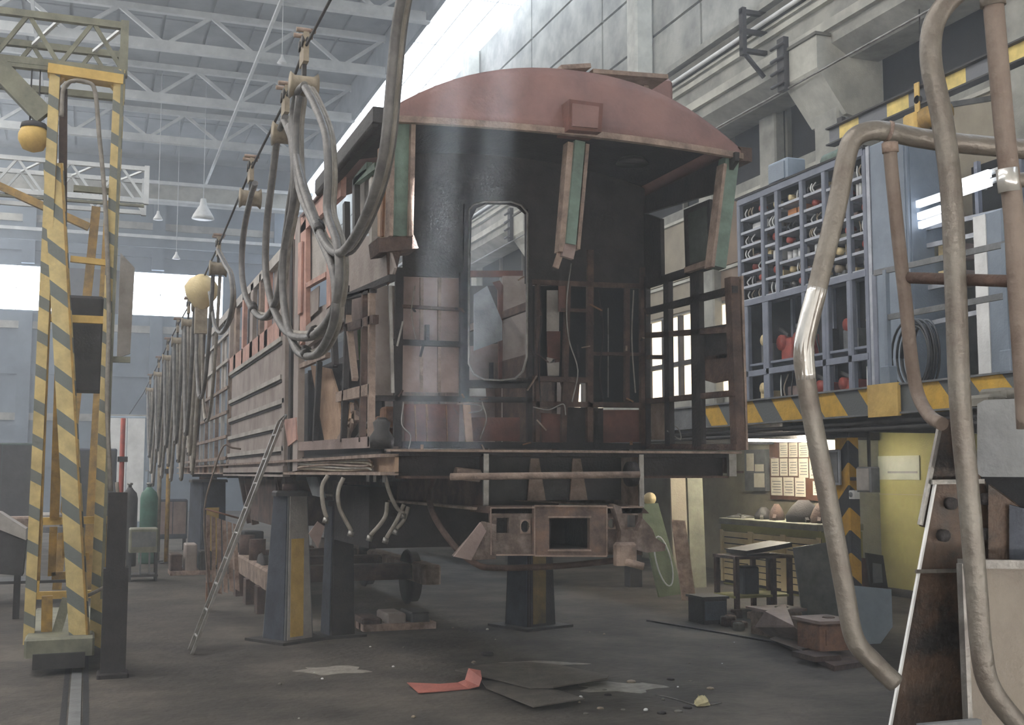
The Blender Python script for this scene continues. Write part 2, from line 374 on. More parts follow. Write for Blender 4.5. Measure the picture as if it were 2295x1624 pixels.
# columns with corbels carrying the girder
for yc, lab in ((15.2, 'concrete column with a big angular corbel above the equipment rack'), (28.5, 'farther concrete corbel column seen through the carriage')):
    cl = thing('corbel_column', lab, 'column', (11.6, yc+.4, 0), 'corbel columns', 'structure')
    MB().cbox((11.15, yc+.1, 0), (11.98, yc+.75, 8.5), .03).build('shaft', conc, cl)
    q = [(10.72,8.85),(10.72,8.32),(11.25,7.62),(11.98,7.5),(11.98,8.85)]
    MB().prism([(x, yc, z) for x, z in q], (0, .95, 0)).build('corbel', conc_l, cl)
    MB().box((10.68, yc-.03, 8.85), (10.98, yc+.98, 8.9)).build('bearing_plate', conc_d, cl)
    b = MB().box((10.62, yc+.78, 8.2), (10.72, yc+.98, 9.1))
    for k in range(4): b.tube([(10.58, yc+.7, 8.3+.22*k), (10.58, yc+1.1, 8.3+.22*k)], .03, 6)
    b.build('insulator_bracket', darksteel, cl)

# haze
hz = MB().box((WL-1, YF-.5, -.5), (WX+1, YB+1, ZR+1)).build('dust_haze', dark)
tag(hz, 'thin bluish dusty haze filling the whole hall', 'haze', kind='stuff')
hm = bpy.data.materials.new('haze'); hm.use_nodes = True; nt = hm.node_tree; nt.nodes.remove(nt.nodes['Principled BSDF'])
vs = nt.nodes.new('ShaderNodeVolumeScatter'); vs.inputs['Density'].default_value = HAZE_D; vs.inputs['Color'].default_value = (.86, .92, 1, 1); vs.inputs['Anisotropy'].default_value = .2
nt.links.new(vs.outputs[0], nt.nodes['Material Output'].inputs['Volume']); hz.data.materials[0] = hm

# pendant lamps by the far wall
for (x, y, dep, s, lab) in ((354, 492, 46, .45, 'narrow white pendant lamp before the far wall'), (455, 490, 46, 1.05, 'wide white trapezoid pendant lamp before the far wall'), (395, 580, 52, .42, 'small white pendant lamp just above the far window'), (632, 142, 34, .35, 'tiny white lamp under the roof truss beside the cable trolley')):
    p = pY(dep, x, y); t = thing('pendant_lamp', lab, 'lamp', p, 'pendant lamps')
    MB().lathe(p, [(.42*s, 0), (.36*s, .14*s), (.14*s, .5*s), (.1*s, .75*s)], 14).build('lamp_shade', white, t)
    MB().tube([p+V(0,0,.7*s), V(p.x, p.y, ZR)], .015, 6).build('cord', steel_w, t)

# ================================================================== THE CARRIAGE
XL, XR, XM, YE, YP, ZF, ZC, ZA = 2.115, 5.115, 3.615, 8.5, 10.1, 2.06, 4.6, 5.10
car = thing('railway_carriage', 'gutted rusty railway carriage body raised on stands, its end wall cut away', 'carriage', (XM, 18, 1.55))
def P_(mb, n, mt, par=None, lab=None): return mb.build(n, mt, par or car, lab)
def arch(x):                                    # roof height over the chord
    u = (x-XM)/1.56; return ZC + (ZA-ZC)*(1-abs(u)**2.3)
def bow(x): return .16*(1-((x-XM)/1.55)**2)     # end plate bulges towards the camera
# roof end panel
rows = []
for k in range(7):
    t = k/6; row = []
    for i in range(25):
        x = XM-1.55+3.1*i/24; z = ZC-.02 + (arch(x)-ZC+.04)*t; row.append((x, YE-.05-bow(x)*(1-.6*t), z))
    rows.append(row)
m = MB().sheet(rows, (0, .03, 0)); m.sm = [True]*len(m.sm)
re = P_(m, 'roof_end_panel', roofred, lab='curved oxide-red roof end')
m = MB()
for i in range(24):
    x0 = XM-1.55+3.1*i/24; x1 = x0+3.1/24
    m.bar((x0, YE-.06-bow(x0), ZC-.03), (x1, YE-.06-bow(x1), ZC-.03), .05, .05)
P_(m, 'edge_trim', rust_l, re)
q = [pY(YE-.33, *p) for p in ((1276,222),(1352,232),(1348,296),(1275,290))]
hb = P_(MB().prism(q, (0,.25,0)), 'roof_box', rust_r, re)
q = [pY(YE-.35, *p) for p in ((1284,231),(1343,239),(1340,287),(1283,282))]
P_(MB().prism(q, (0,.02,0)), 'roof_hatch', roofred, re)
# roof shell over the vestibule
rows = []
for y in (YE-.05, 9.3, 10.1, 11.2, 12.3):
    rows.append([(XM-1.55+3.1*i/24, y, arch(XM-1.55+3.1*i/24)) for i in range(25)])
m = MB().sheet(rows, (0, 0, .035)); m.sm = [True]*len(m.sm); P_(m, 'roof_shell', roofred)
rows = []
for y in (YE+.1, 9.3, YP):
    rows.append([(XM-1.48+2.96*i/12, y, ZC+.08+.18*(1-((i-6)/6)**2)) for i in range(13)])
P_(MB().sheet(rows, (0,0,.02)), 'vestibule_ceiling', soot)
P_(MB().lathe((4.55, 9.3, ZC+.1), [(.15,-.03),(.13,0),(.1,.02)], 14), 'ceiling_lamp_recess', darksteel)
# roof walkway bits seen above the edge
for a, b in (((1235,170),(1300,166)), ((1305,178),(1470,190))):
    p = pY(9.6, *a); r = pY(9.6, *b)
    P_(MB().bar(p, r, .5, .04), 'roof_walkway', rust_l)
    for t in (.15, .85): P_(MB().bar(p.lerp(r, t)+V(0,0,-.12), p.lerp(r, t), .05, .05), 'walkway_bracket', rust_l)
p = pY(10.2, 1440, 195); P_(MB().cbox(p+V(-.3,-.2,-.25), p+V(.25,.5,.06), .04), 'roof_ventilator', roofred)
# gutter lips along both sides
P_(MB().bar((XL-.09, YE-.05, ZC+.0), (XL-.09, 10.85, ZC+.0), .14, .12), 'gutter', darksteel)
P_(MB().tube([(XL-.13, YE, ZC-.06), (XL-.13, 10.85, ZC-.06)], .03, 6), 'gutter_pipe', soot)
P_(MB().bar((XR+.09, YE-.05, ZC+.0), (XR+.09, 12.3, ZC+.0), .14, .12), 'gutter', rust)

# underframe: floor, side sills, centre girders, cross plates
P_(MB().box((XL+.02, YE+.02, ZF-.05), (XR-.02, 29.5, ZF-.01)), 'floor_plate', soot)
P_(MB().bar((XL, YE, ZF-.01), (XR, YE, ZF-.01), .12, .018), 'floor_edge', rust_l)
zsB = pY(YE, 855, 1060).z
ls = P_(MB().box((XL+.05, YE, zsB), (XL+.08, 29.5, ZF-.05)), 'side_sill', ply, lab='pale channel sill with cable bundles')
P_(MB().box((XL-.06, YE, zsB-.015), (XL+.08, 29.5, zsB+.01)), 'sill_flange', rust_l, ls)
P_(MB().box((XL-.06, YE, ZF-.06), (XL+.08, 29.5, ZF-.035)), 'sill_flange', rust_l, ls)
for k in range(7):
    z = 1.915+.016*k; e = 9.15+.12*random.random(); pts = [(XL-.01-.008*(k % 3), y, z+.012*math.sin(y*1.7+k)) for y in (12.3, 11.4, 10.6, 9.9, e)] + [(XL, e-.16, z-.03*(k % 2))]
    P_(MB().tube(catmull(pts, 4), .011, 6), 'sill_cable', (tan_m, hose_m, rust_l)[k % 3], ls)
for y in (9.3, 9.05, 8.75): P_(MB().tube([(XL+.03, y, zsB), (XL+.03, y, zsB-.07)], .014, 6), 'drain_stub', barest, ls)
P_(MB().box((XR-.08, YE, zsB), (XR-.05, 29.5, ZF-.05)), 'side_sill', rust)
P_(MB().box((XR-.08, YE, zsB), (XR+.05, 29.5, zsB+.02)), 'sill_flange', rust)
GL, GR = 2.875, 4.20
for gx, mt in ((GL, rust), (GR, rust_l)):
    g = P_(MB().box((gx, YE, 1.62), (gx+.025, 20, ZF-.04)), 'centre_girder', mt)
    P_(MB().box((gx-.09, YE, 1.60), (gx+.03, 20, 1.62)), 'girder_flange', rust_l, g)
    P_(MB().box((gx-.012, YE-.015, 1.61), (gx+.03, YE+.005, ZF-.03)), 'cut_edge', barest, g)
P_(MB().box((GL+.03, YE+.35, 1.66), (GR, YE+.38, ZF-.05)), 'cross_plate', darksteel)
for x in (3.35, 3.72): P_(MB().prism([(x,YE+.34,1.66),(x+.16,YE+.34,1.66),(x+.1,YE+.34,2.0),(x+.03,YE+.34,2.0)], (0,-.02,0)), 'stiffener', rust_l)
for x0, x1 in ((XL+.1, GL), (GR+.03, XR-.08)):
    P_(MB().box((x0, YE+.12, 1.86), (x1, YE+.15, ZF-.05)), 'end_sill_web', soot)
    P_(MB().box((x0, YE+.02, 1.84), (x1, YE+.18, 1.86)), 'end_sill_flange', rust)
P_(MB().box((XR-.1, YE-.02, 1.855), (XR-.03, YE+.02, ZF-.02)), 'end_sill_tip', barest)
a, b = pY(YE-.12, 1010, 1068), pY(YE-.12, 1432, 1063)
P_(MB().tube([a, b], .028, 10), 'uncoupling_bar', rust_l)
P_(MB().tube([pY(YE+.05,1020,1060), pY(YE+.05,1075,1066)], .05, 10), 'bar_bracket', rust_l)
P_(MB().lathe(pY(YE+.02, 1415, 1062), [(.1,-.03),(.1,.03)], 16, 'x'), 'bar_guide_ring', soot)
for k in range(1, 9): P_(MB().box((XL+.1, YE+2.3*k, 1.8), (XR-.1, YE+2.3*k+.1, ZF-.05)), 'cross_bearer', soot)
P_(MB().box((2.6, 11.2, 1.15), (4.6, 12.9, 1.75)), 'underfloor_tank', soot)
P_(MB().box((2.3, 15.2, 1.2), (3.2, 17.6, 1.85)), 'underfloor_case', rust)
P_(MB().box((2.9, 19.2, 1.3), (3.9, 23.4, 1.85)), 'underfloor_case', soot)
for y in (14.3, 14.9, 18.2, 18.8): P_(MB().bar((2.3, y, 1.85), (2.45, y, 1.1), .1, .1), 'hanger', rust)

# headstock (buffer plate) with its cut-outs
def holed(pix_out, holes, Y, t):
    """plate on a Y plane made of a grid of cells with holes left out; holes are pixel rects"""
    xs = sorted(set([pix_out[0], pix_out[2]] + [h[0] for h in holes] + [h[2] for h in holes]))
    ys = sorted(set([pix_out[1], pix_out[3]] + [h[1] for h in holes] + [h[3] for h in holes])); mb = MB()
    for i in range(len(xs)-1):
        for j in range(len(ys)-1):
            cx, cy = (xs[i]+xs[i+1])/2, (ys[j]+ys[j+1])/2
            if any(h[0] < cx < h[2] and h[1] < cy < h[3] for h in holes): continue
            plY(mb, Y, [(xs[i],ys[j]),(xs[i+1],ys[j]),(xs[i+1],ys[j+1]),(xs[i],ys[j+1])], t)
    return mb
YH = YE-.3
hs = P_(holed((1100,1137,1440,1243), [(1113,1160,1141,1194),(1168,1167,1187,1192),(1231,1161,1322,1230),(1363,1161,1379,1184),(1406,1154,1430,1181)], YH, .05), 'headstock', scorch, lab='scorched buffer plate with square and round holes')
for (x, y) in ((1177.5,1179.5), (1371,1172.5)):                      # rounds the two small holes
    c = pY(YH-.004, x, y); o = .036 if x < 1300 else .03
    mm = MB(); n = 16
    vs = []; fs = []
    for k in range(n):
        an = 2*math.pi*k/n; ca, sa = math.cos(an), math.sin(an); s = 1/max(abs(ca), abs(sa))
        vs += [c+V(ca*o, 0, sa*o*1.25), c+V(ca*s*o*1.12, 0, sa*s*o*1.45)]
    for k in range(n): j = (k+1) % n; fs.append((2*k, 2*j, 2*j+1, 2*k+1))
    vs2 = [v+V(0,.02,0) for v in vs]; N0 = len(vs)
    mm.add(vs+vs2, fs+[tuple(i+N0 for i in reversed(f)) for f in fs]+[(2*j, 2*k, 2*k+N0, 2*j+N0) for k, j in ((k, (k+1) % n) for k in range(n))])
    P_(mm, 'hole_rim', rust_l, hs)
P_(holed((1198,1133,1360,1246), [(1231,1161,1322,1230)], YH-.05, .05), 'coupler_pocket', scorch_o, hs)
P_(MB().prism([pY(YH,*p) for p in ((1100,1135),(1440,1135),(1455,1150),(1095,1150))], (0,.45,0)), 'headstock_top', rust, hs)
q = [pY(YH,*p) for p in ((1231,1161),(1322,1161),(1322,1230),(1231,1230))]
mm = MB()
for i in range(4): mm.prism([q[i], q[(i+1)%4], q[(i+1)%4]+V(0,.5,0), q[i]+V(0,.5,0)], (0,0,.01) if i % 2 == 0 else (.01,0,0))
mm.prism([p+V(0,.5,0) for p in q], (0,.02,0)); P_(mm, 'pocket_lining', soot, hs)
P_(MB().prism([pY(YH-.06,*p) for p in ((1085,1168),(1112,1175),(1112,1252),(1055,1255),(1018,1245))], (0,.06,0)), 'gusset_foot', scorch, hs)
P_(MB().prism([pY(YH-.1,*p) for p in ((1078,1170),(1090,1190),(1056,1255),(1018,1247))], (0,.03,0)), 'gusset_flange', pinkp, hs)
mm = MB(); 
mm.prism([pY(YH-.08,*p) for p in ((1374,1128),(1392,1135),(1402,1185),(1430,1190),(1440,1160),(1462,1185),(1470,1205),(1492,1220),(1490,1234),(1450,1238),(1412,1228),(1408,1262),(1388,1258),(1392,1190))], (0,.08,0))
P_(mm, 'torn_bracket', scorch, hs)
P_(MB().cbox(pY(YH-.14,1390,1262)+V(-.02,0,-.02), pY(YH-.14,1424,1215)+V(.02,.1,0), .02), 'bracket_block', rust_l, hs)
P_(MB().tube([pY(YH-.12,1400,1258), pY(YH-.16,1442,1269)], .03, 10), 'pipe_stub', rust_l, hs)
P_(MB().tube(catmull([pY(YE+.5,975,1060), pY(YE+.4,962,1110), pY(YE+.2,975,1160), pY(YE,1020,1225), pY(YE-.1,1065,1262), pY(YE-.1,1110,1272), pY(YE-.1,1250,1268), pY(YE-.1,1395,1254)], 6), .024, 10), 'bent_brake_pipe', rust)
for pts in ([(862,1065),(872,1100),(888,1135),(905,1150)], [(905,1130),(890,1165),(866,1205)], [(868,1125),(862,1160),(830,1200)], [(915,1135),(905,1165),(888,1185)], [(735,1065),(722,1090),(724,1130),(732,1160)], [(770,1070),(758,1100),(762,1140),(788,1190)]):
    hp = P_(MB().tube(catmull([pY(9.0, *p) for p in pts], 5), .017, 8), 'hanging_hose', hose_m)
    P_(MB().tube([pY(9.0, *pts[-1]), pY(9.0, 2*pts[-1][0]-pts[-2][0]*1 if False else pts[-1][0]-(4 if pts[-1][0] < 900 else 2), pts[-1][1]+12)], .024, 8), 'hose_coupling', barest, hp)
P_(MB().prism([pX(2.3,*p) for p in ((685,1068),(710,1068),(725,1115),(700,1110))], (.03,0,0)), 'step_bracket', greysteel)
P_(MB().prism([pY(11.5,*p) for p in ((692,1195),(712,1168),(728,1180),(712,1228))], (0,.02,0)), 'hanging_tag_plate', pinkp)

# vestibule corner posts
def post(n, mt, a, b, Ya, w, d, par=None, lab=None):
    return P_(MB().bar(pY(Ya, *a), pY(Ya, *b), w, d, (0,1,0)), n, mt, par, lab)
cp = post('corner_post', greenp, (900,268), (893,532), YE+.05, .17, .12)
post('post_edge', rust_l, (922,272), (916,532), YE, .035, .14, cp); post('post_edge', rust_l, (877,272), (872,532), YE, .03, .14, cp)
P_(MB().prism([pY(YE-.02,*p) for p in ((846,533),(928,527),(938,556),(880,562),(850,566))], (0,.3,0)), 'corner_bracket', rust, cp)
P_(MB().prism([pY(YE+.02,*p) for p in ((868,566),(900,560),(888,612),(870,640))], (0,.03,0)), 'torn_gusset', rust, cp)
hp = post('hanging_collision_post', greenp, (1297,318), (1276,548), YE-.14, .085, .07, None, 'green-painted post hanging from the roof edge, cut off below')
post('post_flange', rust_l, (1274,322), (1254,566), YE-.1, .05, .1, hp); post('post_flange', rust_l, (1312,326), (1291,560), YE-.1, .03, .1, hp)
post('cut_end', pinkp, (1277,545), (1270,578), YE-.13, .1, .05, hp); post('loose_strip', rust_l, (1258,560), (1245,600), YE-.1, .05, .02, hp)
rp = post('corner_post', greenp, (1634,358), (1604,600), YE+.02, .13, .12)
post('post_edge', rust_l, (1618,370), (1590,600), YE, .03, .12, rp)
post('end_post', rust, (1640,622), (1655,1008), YE-.02, .085, .1); post('post_edge', rust_l, (1657,620), (1668,1008), YE-.02, .02, .1)
post('thin_strut', barest, (874,640), (880,880), YE+.3, .025, .025); post('thin_strut', barest, (903,720), (890,775), YE+.1, .012, .012)

# partition between vestibule and saloon (Y = YP)
pt = P_(MB(), 'partition', soot) if False else None
mm = MB()
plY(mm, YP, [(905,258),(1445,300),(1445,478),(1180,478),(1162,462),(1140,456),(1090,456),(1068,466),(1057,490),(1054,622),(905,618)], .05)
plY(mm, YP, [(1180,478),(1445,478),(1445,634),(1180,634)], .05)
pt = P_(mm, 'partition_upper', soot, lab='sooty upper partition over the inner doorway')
YQ = YP-.01
def bar2(n, mt, a, b, w, d=.05, y=YQ): return P_(MB().bar(pY(y,*a), pY(y,*b), w, d, (0,1,0)), n, mt, pt)
for a, b, w, mt in (((1040,612),(1040,905),.085,soot), ((895,600),(890,1000),.07,soot), ((1186,470),(1186,990),.05,soot), ((1205,636),(1203,990),.04,rust), ((1322,560),(1321,990),.06,rust), ((1405,636),(1404,900),.045,rust), ((1440,600),(1441,1000),.06,rust), ((1272,640),(1262,990),.05,rust)):
    bar2('upright', mt, a, b, w)
for a, b, w, mt in (((900,686),(1035,694),.028,rust), ((880,766),(1040,772),.05,soot), ((840,892),(1190,896),.05,soot), ((1190,632),(1445,642),.045,rust), ((1325,792),(1442,794),.03,rust), ((1190,848),(1325,852),.05,rust), ((1190,905),(1445,908),.05,rust), ((900,996),(1445,1000),.06,soot), ((1050,858),(1190,852),.05,soot), ((1255,694),(1315,696),.03,rust)):
    bar2('rail', mt, a, b, w)
def panel(n, mt, pix, y=YP+.04, t=.015): return P_(plY(MB(), y, pix, t), n, mt, pt)
panel('lining_panel', pinkp, [(905,618),(1030,622),(1028,880),(902,878)])
for x in (945, 985): bar2('panel_rib', rust_l, (x,622), (x-1,878), .03, .02, YP+.03)
bar2('broken_stud', soot, (957,728), (957,768), .035)
panel('lining_panel', sidegrey, [(838,640),(893,640),(888,890),(836,890)], YP+.25)
panel('lower_panel', rust_r, [(905,905),(1030,905),(1028,992),(908,992)])
panel('lower_panel', rust_r, [(1058,935),(1165,935),(1165,988),(1060,988)])
panel('lower_panel', rust_r, [(1212,925),(1262,928),(1262,992),(1216,992)])
panel('lower_panel', rust_r, [(1352,918),(1444,918),(1446,990),(1352,992)])
panel('lower_panel', soot, [(1262,912),(1352,914),(1352,992),(1262,992)])
bar2('torn_strip', ply, (1045,905), (1052,992), .07, .02)
panel('dark_bay_sheet', dark, [(1325,640),(1442,642),(1442,905),(1325,905)], YP+.3)  # plain dark sheet closing the bay behind the uprights
panel('dark_bay_sheet', dark, [(1190,640),(1322,640),(1322,850),(1190,848)], YP+.25)
panel('pale_strip', sidelight, [(1226,650),(1254,650),(1253,742),(1226,742)], YP+.1)
panel('pale_strip', rust_r, [(1226,742),(1256,742),(1255,810),(1228,815)], YP+.1)
panel('pale_strip', sidelight, [(1226,800),(1254,806),(1253,842),(1228,842)], YP+.1)
panel('red_tab', rust_r, [(1252,640),(1272,640),(1268,698),(1252,698)], YP-.03)
bar2('thin_rod', barest, (1363,690), (1363,890), .008, .008, YP+.2)
panel('plate_patch', rust, [(1255,850),(1300,852),(1296,905),(1268,905)], YP)
panel('white_scrap', white, [(1044,866),(1088,866),(1090,888),(1046,886)], YP+.3)
# door opening frame (rounded)
outer = [(1051,470),(1062,458),(1085,452),(1145,452),(1168,460),(1182,478),(1181,800),(1172,832),(1155,848),(1120,852),(1085,850),(1062,838),(1050,815)]
pts = [pY(YP-.03,*p) for p in outer]; pts.append(pts[0])
df = P_(MB().tube(pts, .012, 6), 'doorway_bead', barest, pt)
bar2('dark_jamb', soot, (1046,458), (1042,890), .06); bar2('dark_threshold', soot, (1040,862), (1185,862), .06)
# saloon behind: second partition, panes, lining
Y2 = 14.3
p2 = P_(plY(MB(), Y2, [(1000,606),(1172,606),(1172,620),(1000,620)], .05), 'saloon_crossrail', rust_r)
P_(plY(MB(), Y2, [(1126,618),(1260,618),(1260,1000),(1126,1000)], .04), 'saloon_partition', sidegrey, p2)
P_(plY(MB(), Y2-.02, [(1105,632),(1120,628),(1128,640),(1126,850),(1118,850),(1116,650)], .03), 'inner_door_frame', rust_r, p2)
P_(plY(MB(), Y2-.1, [(1062,660),(1092,640),(1126,720),(1126,762),(1062,786)], .008), 'hanging_pane', glassy, p2)
P_(plY(MB(), Y2+.3, [(1000,780),(1200,762),(1200,1000),(1000,1000)], .03), 'saloon_lining', pinkp, p2)
P_(plY(MB(), Y2+.2, [(1097,812),(1106,812),(1106,870),(1097,870)], .02), 'dark_stud', soot, p2)
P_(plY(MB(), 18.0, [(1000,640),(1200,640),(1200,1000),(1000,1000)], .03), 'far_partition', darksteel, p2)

for (x0,y0,x1,y1) in ((1198,1133,1360,1134),(1198,1245,1360,1246),(1198,1134,1198,1245),(1360,1134,1360,1245),(1228,1158,1325,1158),(1228,1233,1325,1233),(1100,1138,1198,1137),(1100,1243,1198,1243),(1100,1138,1100,1243),(1362,1137,1440,1136)):
    P_(MB().bar(pY(YH-.055,x0,y0), pY(YH-.055,x1,y1), .008, .012), 'weld_bead', rust_l, hs)
for k in range(30):
    x, y = random.choice(((random.uniform(900,1440), random.choice((620,690,772,892,905,996))), (random.choice((893,1040,1203,1322,1404,1442)), random.uniform(640,980))))
    p = pY(YP-.05, x, y); P_(MB().bar(p, p+V(random.uniform(-.12,.12), -.02, random.uniform(-.16,.06)), random.uniform(.012,.03), .012), 'torn_scrap', (rust_l, rust, soot, rust_o)[k % 4], pt)
for x in (930, 955, 1000): bar2('panel_seam', rust_o, (x,908), (x+3,990), .01, .01, YP+.03)
for pts in ([(1210,640),(1214,720),(1206,800),(1212,900)], [(1340,650),(1352,740),(1344,830),(1352,900)], [(1420,650),(1416,760),(1424,880)], [(1080,900),(1090,940),(1075,985)], [(930,640),(922,700),(932,760)]):
    P_(MB().tube(catmull([pY(YP-.04, *p) for p in pts], 5), .007, 5), 'loose_wire', (hose_m, soot, tan_m)[len(pts) % 3], pt)
# right side framing (X = XR)
def rbar(n, mt, a, b, w=.06): return P_(MB().bar(pX(XR-.05,*a), pX(XR-.05,*b), .05, w, (0,0,1) if abs(a[0]-b[0]) > 25 else (0,1,0)), n, mt)
for a, b, w in (((1443,640),(1598,592),.07), ((1443,700),(1648,648),.06), ((1443,752),(1645,738),.05), ((1443,900),(1650,880),.05), ((1440,800),(1500,800),.04), ((1440,1000),(1655,1002),.05)): rbar('side_rail', soot if w > .05 else rust, a, b, w)
for a, b, w in (((1497,626),(1501,1000),.1), ((1561,600),(1567,1000),.16), ((1450,620),(1451,1000),.05)): rbar('side_upright', soot, a, b, w)
P_(plX(MB(), XR-.06, [(1445,478),(1600,432),(1648,360),(1648,340),(1445,440)], .04), 'side_header', soot)
P_(plX(MB(), XR-.06, [(1443,478),(1480,490),(1482,620),(1443,636)], .04), 'side_sheet', soot)
wp = P_(plX(MB(), XR-.08, [(1532,470),(1590,446),(1596,588),(1536,606)], .03), 'sliding_window_leaf', darksteel)
P_(plX(MB(), XR-.09, [(1542,478),(1583,462),(1588,580),(1546,592)], .005), 'window_pane', M('dim_pane', (96,102,98), (78,84,80), rough=.2), wp)
P_(MB().bar(pX(XR-.1,1540,606), pX(XR-.1,1592,588), .06, .05), 'leaf_ledge', rust_l, wp)
P_(plX(MB(), XR-.02, [(1572,800),(1640,790),(1642,850),(1600,858),(1572,850)], .02), 'torn_side_sheet', rust)
P_(plX(MB(), XR-.02, [(1572,735),(1650,722),(1650,800),(1572,806)], .02), 'torn_side_sheet', soot)
P_(plX(MB(), XR-.02, [(1458,905),(1500,900),(1500,985),(1460,985)], .02), 'lower_side_sheet', rust_l)
for k, y in enumerate((12.5, 14.8, 17.2, 19.6, 22, 24.4)): P_(MB().box((XR-.06, y, ZF), (XR, y+.12, 4.0)), 'side_upright', rust)
P_(MB().box((XR-.03, 12.5, ZF), (XR, 29.5, 3.35)), 'side_wall', rust)
P_(MB().box((XR-.05, 12.5, 3.9), (XR, 29.5, 4.0)), 'side_rail', rust)
# loose wires in the vestibule
for pts in ([(1280,590),(1270,680),(1275,760),(1295,830),(1282,900)], [(905,900),(900,950),(920,975),(915,1010)], [(1195,912),(1230,918),(1262,905),(1268,930)], [(1040,905),(1075,908),(1078,920),(1050,925)], [(1495,965),(1525,985),(1520,960),(1500,950)]):
    P_(MB().tube(catmull([pY(9.6, *p) for p in pts], 5), .006, 5), 'loose_wire', barest)
P_(MB().lathe(pY(8.75, 855, 1005), [(.09,0),(.1,.08),(.06,.14),(.07,.2),(.03,.24)], 12), 'valve_stump', darksteel)

# left side (X = XL)
def L_(n, mt, pix, t=.02, x=XL, par=None): return P_(plX(MB(), x, pix, t), n, mt, par)
def lbar(n, mt, a, b, w, d=.05, x=XL, par=None):
    up = (0,0,1) if abs(a[0]-b[0]) > abs(a[1]-b[1])*.5 else (0,1,0)
    return P_(MB().bar(pX(x,*a), pX(x,*b), d, w, up), n, mt, par)
L_('side_sheet', sidegrey, [(776,666),(776,548),(800,528),(850,530),(872,560),(884,600),(876,625),(840,642)])
lbar('sheet_edge', soot, (772,668), (880,622), .05)
L_('corner_pillar_sheet', ply, [(846,335),(868,312),(869,530),(846,536)], .04)
lbar('pillar_trim', rust_o, (860,420), (856,530), .06, .02, XL-.01)
L_('window_blank', sidelight, [(803,408),(832,390),(831,520),(803,530)], .01, XL+.08)
for x in (776, 798, 836): lbar('window_post', darksteel if x != 836 else sidelight, (x, 455 if x < 790 else 400), (x+1, 545), .09)
lbar('window_head', greenp, (798,408), (846,372), .06, .05)
lbar('corner_brace', greenp, (800,405), (828,372), .07)
# open bay between door pillar and corner
for a, b, w, mt in (((833,648),(832,1000),.06,rust_l), ((778,690),(796,850),.05,rust_l), ((782,640),(770,990),.06,soot), ((745,690),(752,820),.08,soot), ((716,810),(706,990),.07,soot), ((818,650),(812,990),.05,rust)): lbar('bay_rib', mt, a, b, w)
for a, b, w, mt in (((672,822),(735,795),.05,rust_l), ((778,735),(842,715),.07,rust), ((758,890),(833,872),.09,rust_l), ((672,1000),(840,990),.09,pinkp), ((775,668),(838,650),.04,soot)): lbar('bay_rail', mt, a, b, w)
P_(MB().prism([pX(XL+.25,*p) for p in ((696,818),(740,826),(756,880),(770,985),(728,995))], (.02,0,0)), 'leaning_board', ply, None, 'beige board leaning inside the open bay')
P_(MB().bar(pX(XL+.1,762,990), pX(XL+.1,800,930), .05, .09), 'diagonal_brace', rust_l); P_(MB().bar(pX(XL+.1,785,1000), pX(XL+.1,830,940), .02, .02), 'bent_rod', barest)
for k in range(9):
    p = pX(XL+.05, 770+random.random()*60, 870+random.random()*25+k*10)
    P_(MB().bar(p, p+V(random.uniform(-.03,.03), random.uniform(-.3,.3), random.uniform(-.18,.1)), .02, random.uniform(.03,.08)), 'torn_scrap', (rust_l, rust, ply)[k % 3])
L_('green_sheet_patch', foliage, [(800,732),(822,728),(818,815),(806,822)], .02, XL+.5)
L_('bay_backing', soot, [(690,830),(835,800),(835,985),(690,995)], .02, XL+.9)
L_('bay_backing', pinkp, [(772,640),(835,640),(838,800),(780,810)], .02, XL+.7)
for k in range(3): P_(MB().cbox(pX(XL+.6, 850+12*k, 975-20*k)+V(-.08,-.1,-.1), pX(XL+.6, 850+12*k, 975-20*k)+V(.08,.1,.1), .02), 'rusty_valve_block', rust_o)
# vestibule side door frame (salmon)
for a, b, w, mt in (((684,500),(684,765),.36,salmon), ((742,470),(742,690),.2,salmon), ((768,580),(766,672),.16,salmon), ((662,540),(664,760),.12,rust)): lbar('door_pillar', mt, a, b, w, .05)
for a, b, w, mt in (((664,520),(770,418),.18,salmon), ((690,755),(770,690),.22,sidegrey), ((690,640),(735,615),.05,salmon)): lbar('door_rail', mt, a, b, w)
L_('door_pane', sidelight, [(695,505),(737,470),(736,618),(695,645)], .01, XL+.04)
L_('door_panel', sidegrey, [(695,655),(715,640),(713,695),(690,715)], .01, XL+.02)
L_('bay_upper_sheet', sidegrey, [(690,700),(776,660),(776,735),(690,790)], .02, XL+.06)
# door pillars
for x, w, mt in ((640,.2,sidegrey), (654,.14,soot), (668,.3,sidegrey)): lbar('door_jamb', mt, (x+6,490), (x,1055), w, .07)
L_('jamb_salmon', salmon, [(668,545),(676,540),(674,700),(667,705)], .02, XL-.05)
# corrugated lower side
cs = L_('side_wall_sheet', sidegrey, [(520,848),(636,757),(650,985),(656,1060),(510,1060),(518,985)], .04)
tmb = MB()
for zz in (3.45, 3.0, 2.71, 2.43, 2.16):
    P_(MB().bar((XL-.015, 13.3 if zz < 2.9 else 13.6, zz), (XL-.015, 18.9, zz), .04, .055), 'corrugation', sidelight, cs)
    P_(MB().bar((XL-.005, 13.3 if zz < 2.9 else 13.6, zz-.045), (XL-.005, 18.9, zz-.045), .02, .03), 'corrugation_groove', soot, cs)
P_(MB().bar((XL-.02, 13.1, 1.9), (XL-.02, 19.2, 1.9), .08, .12), 'skirt_edge', sidegrey, cs)
L_('salmon_patch', salmon, [(636,940),(662,935),(664,985),(645,1000)], .02, XL-.05)
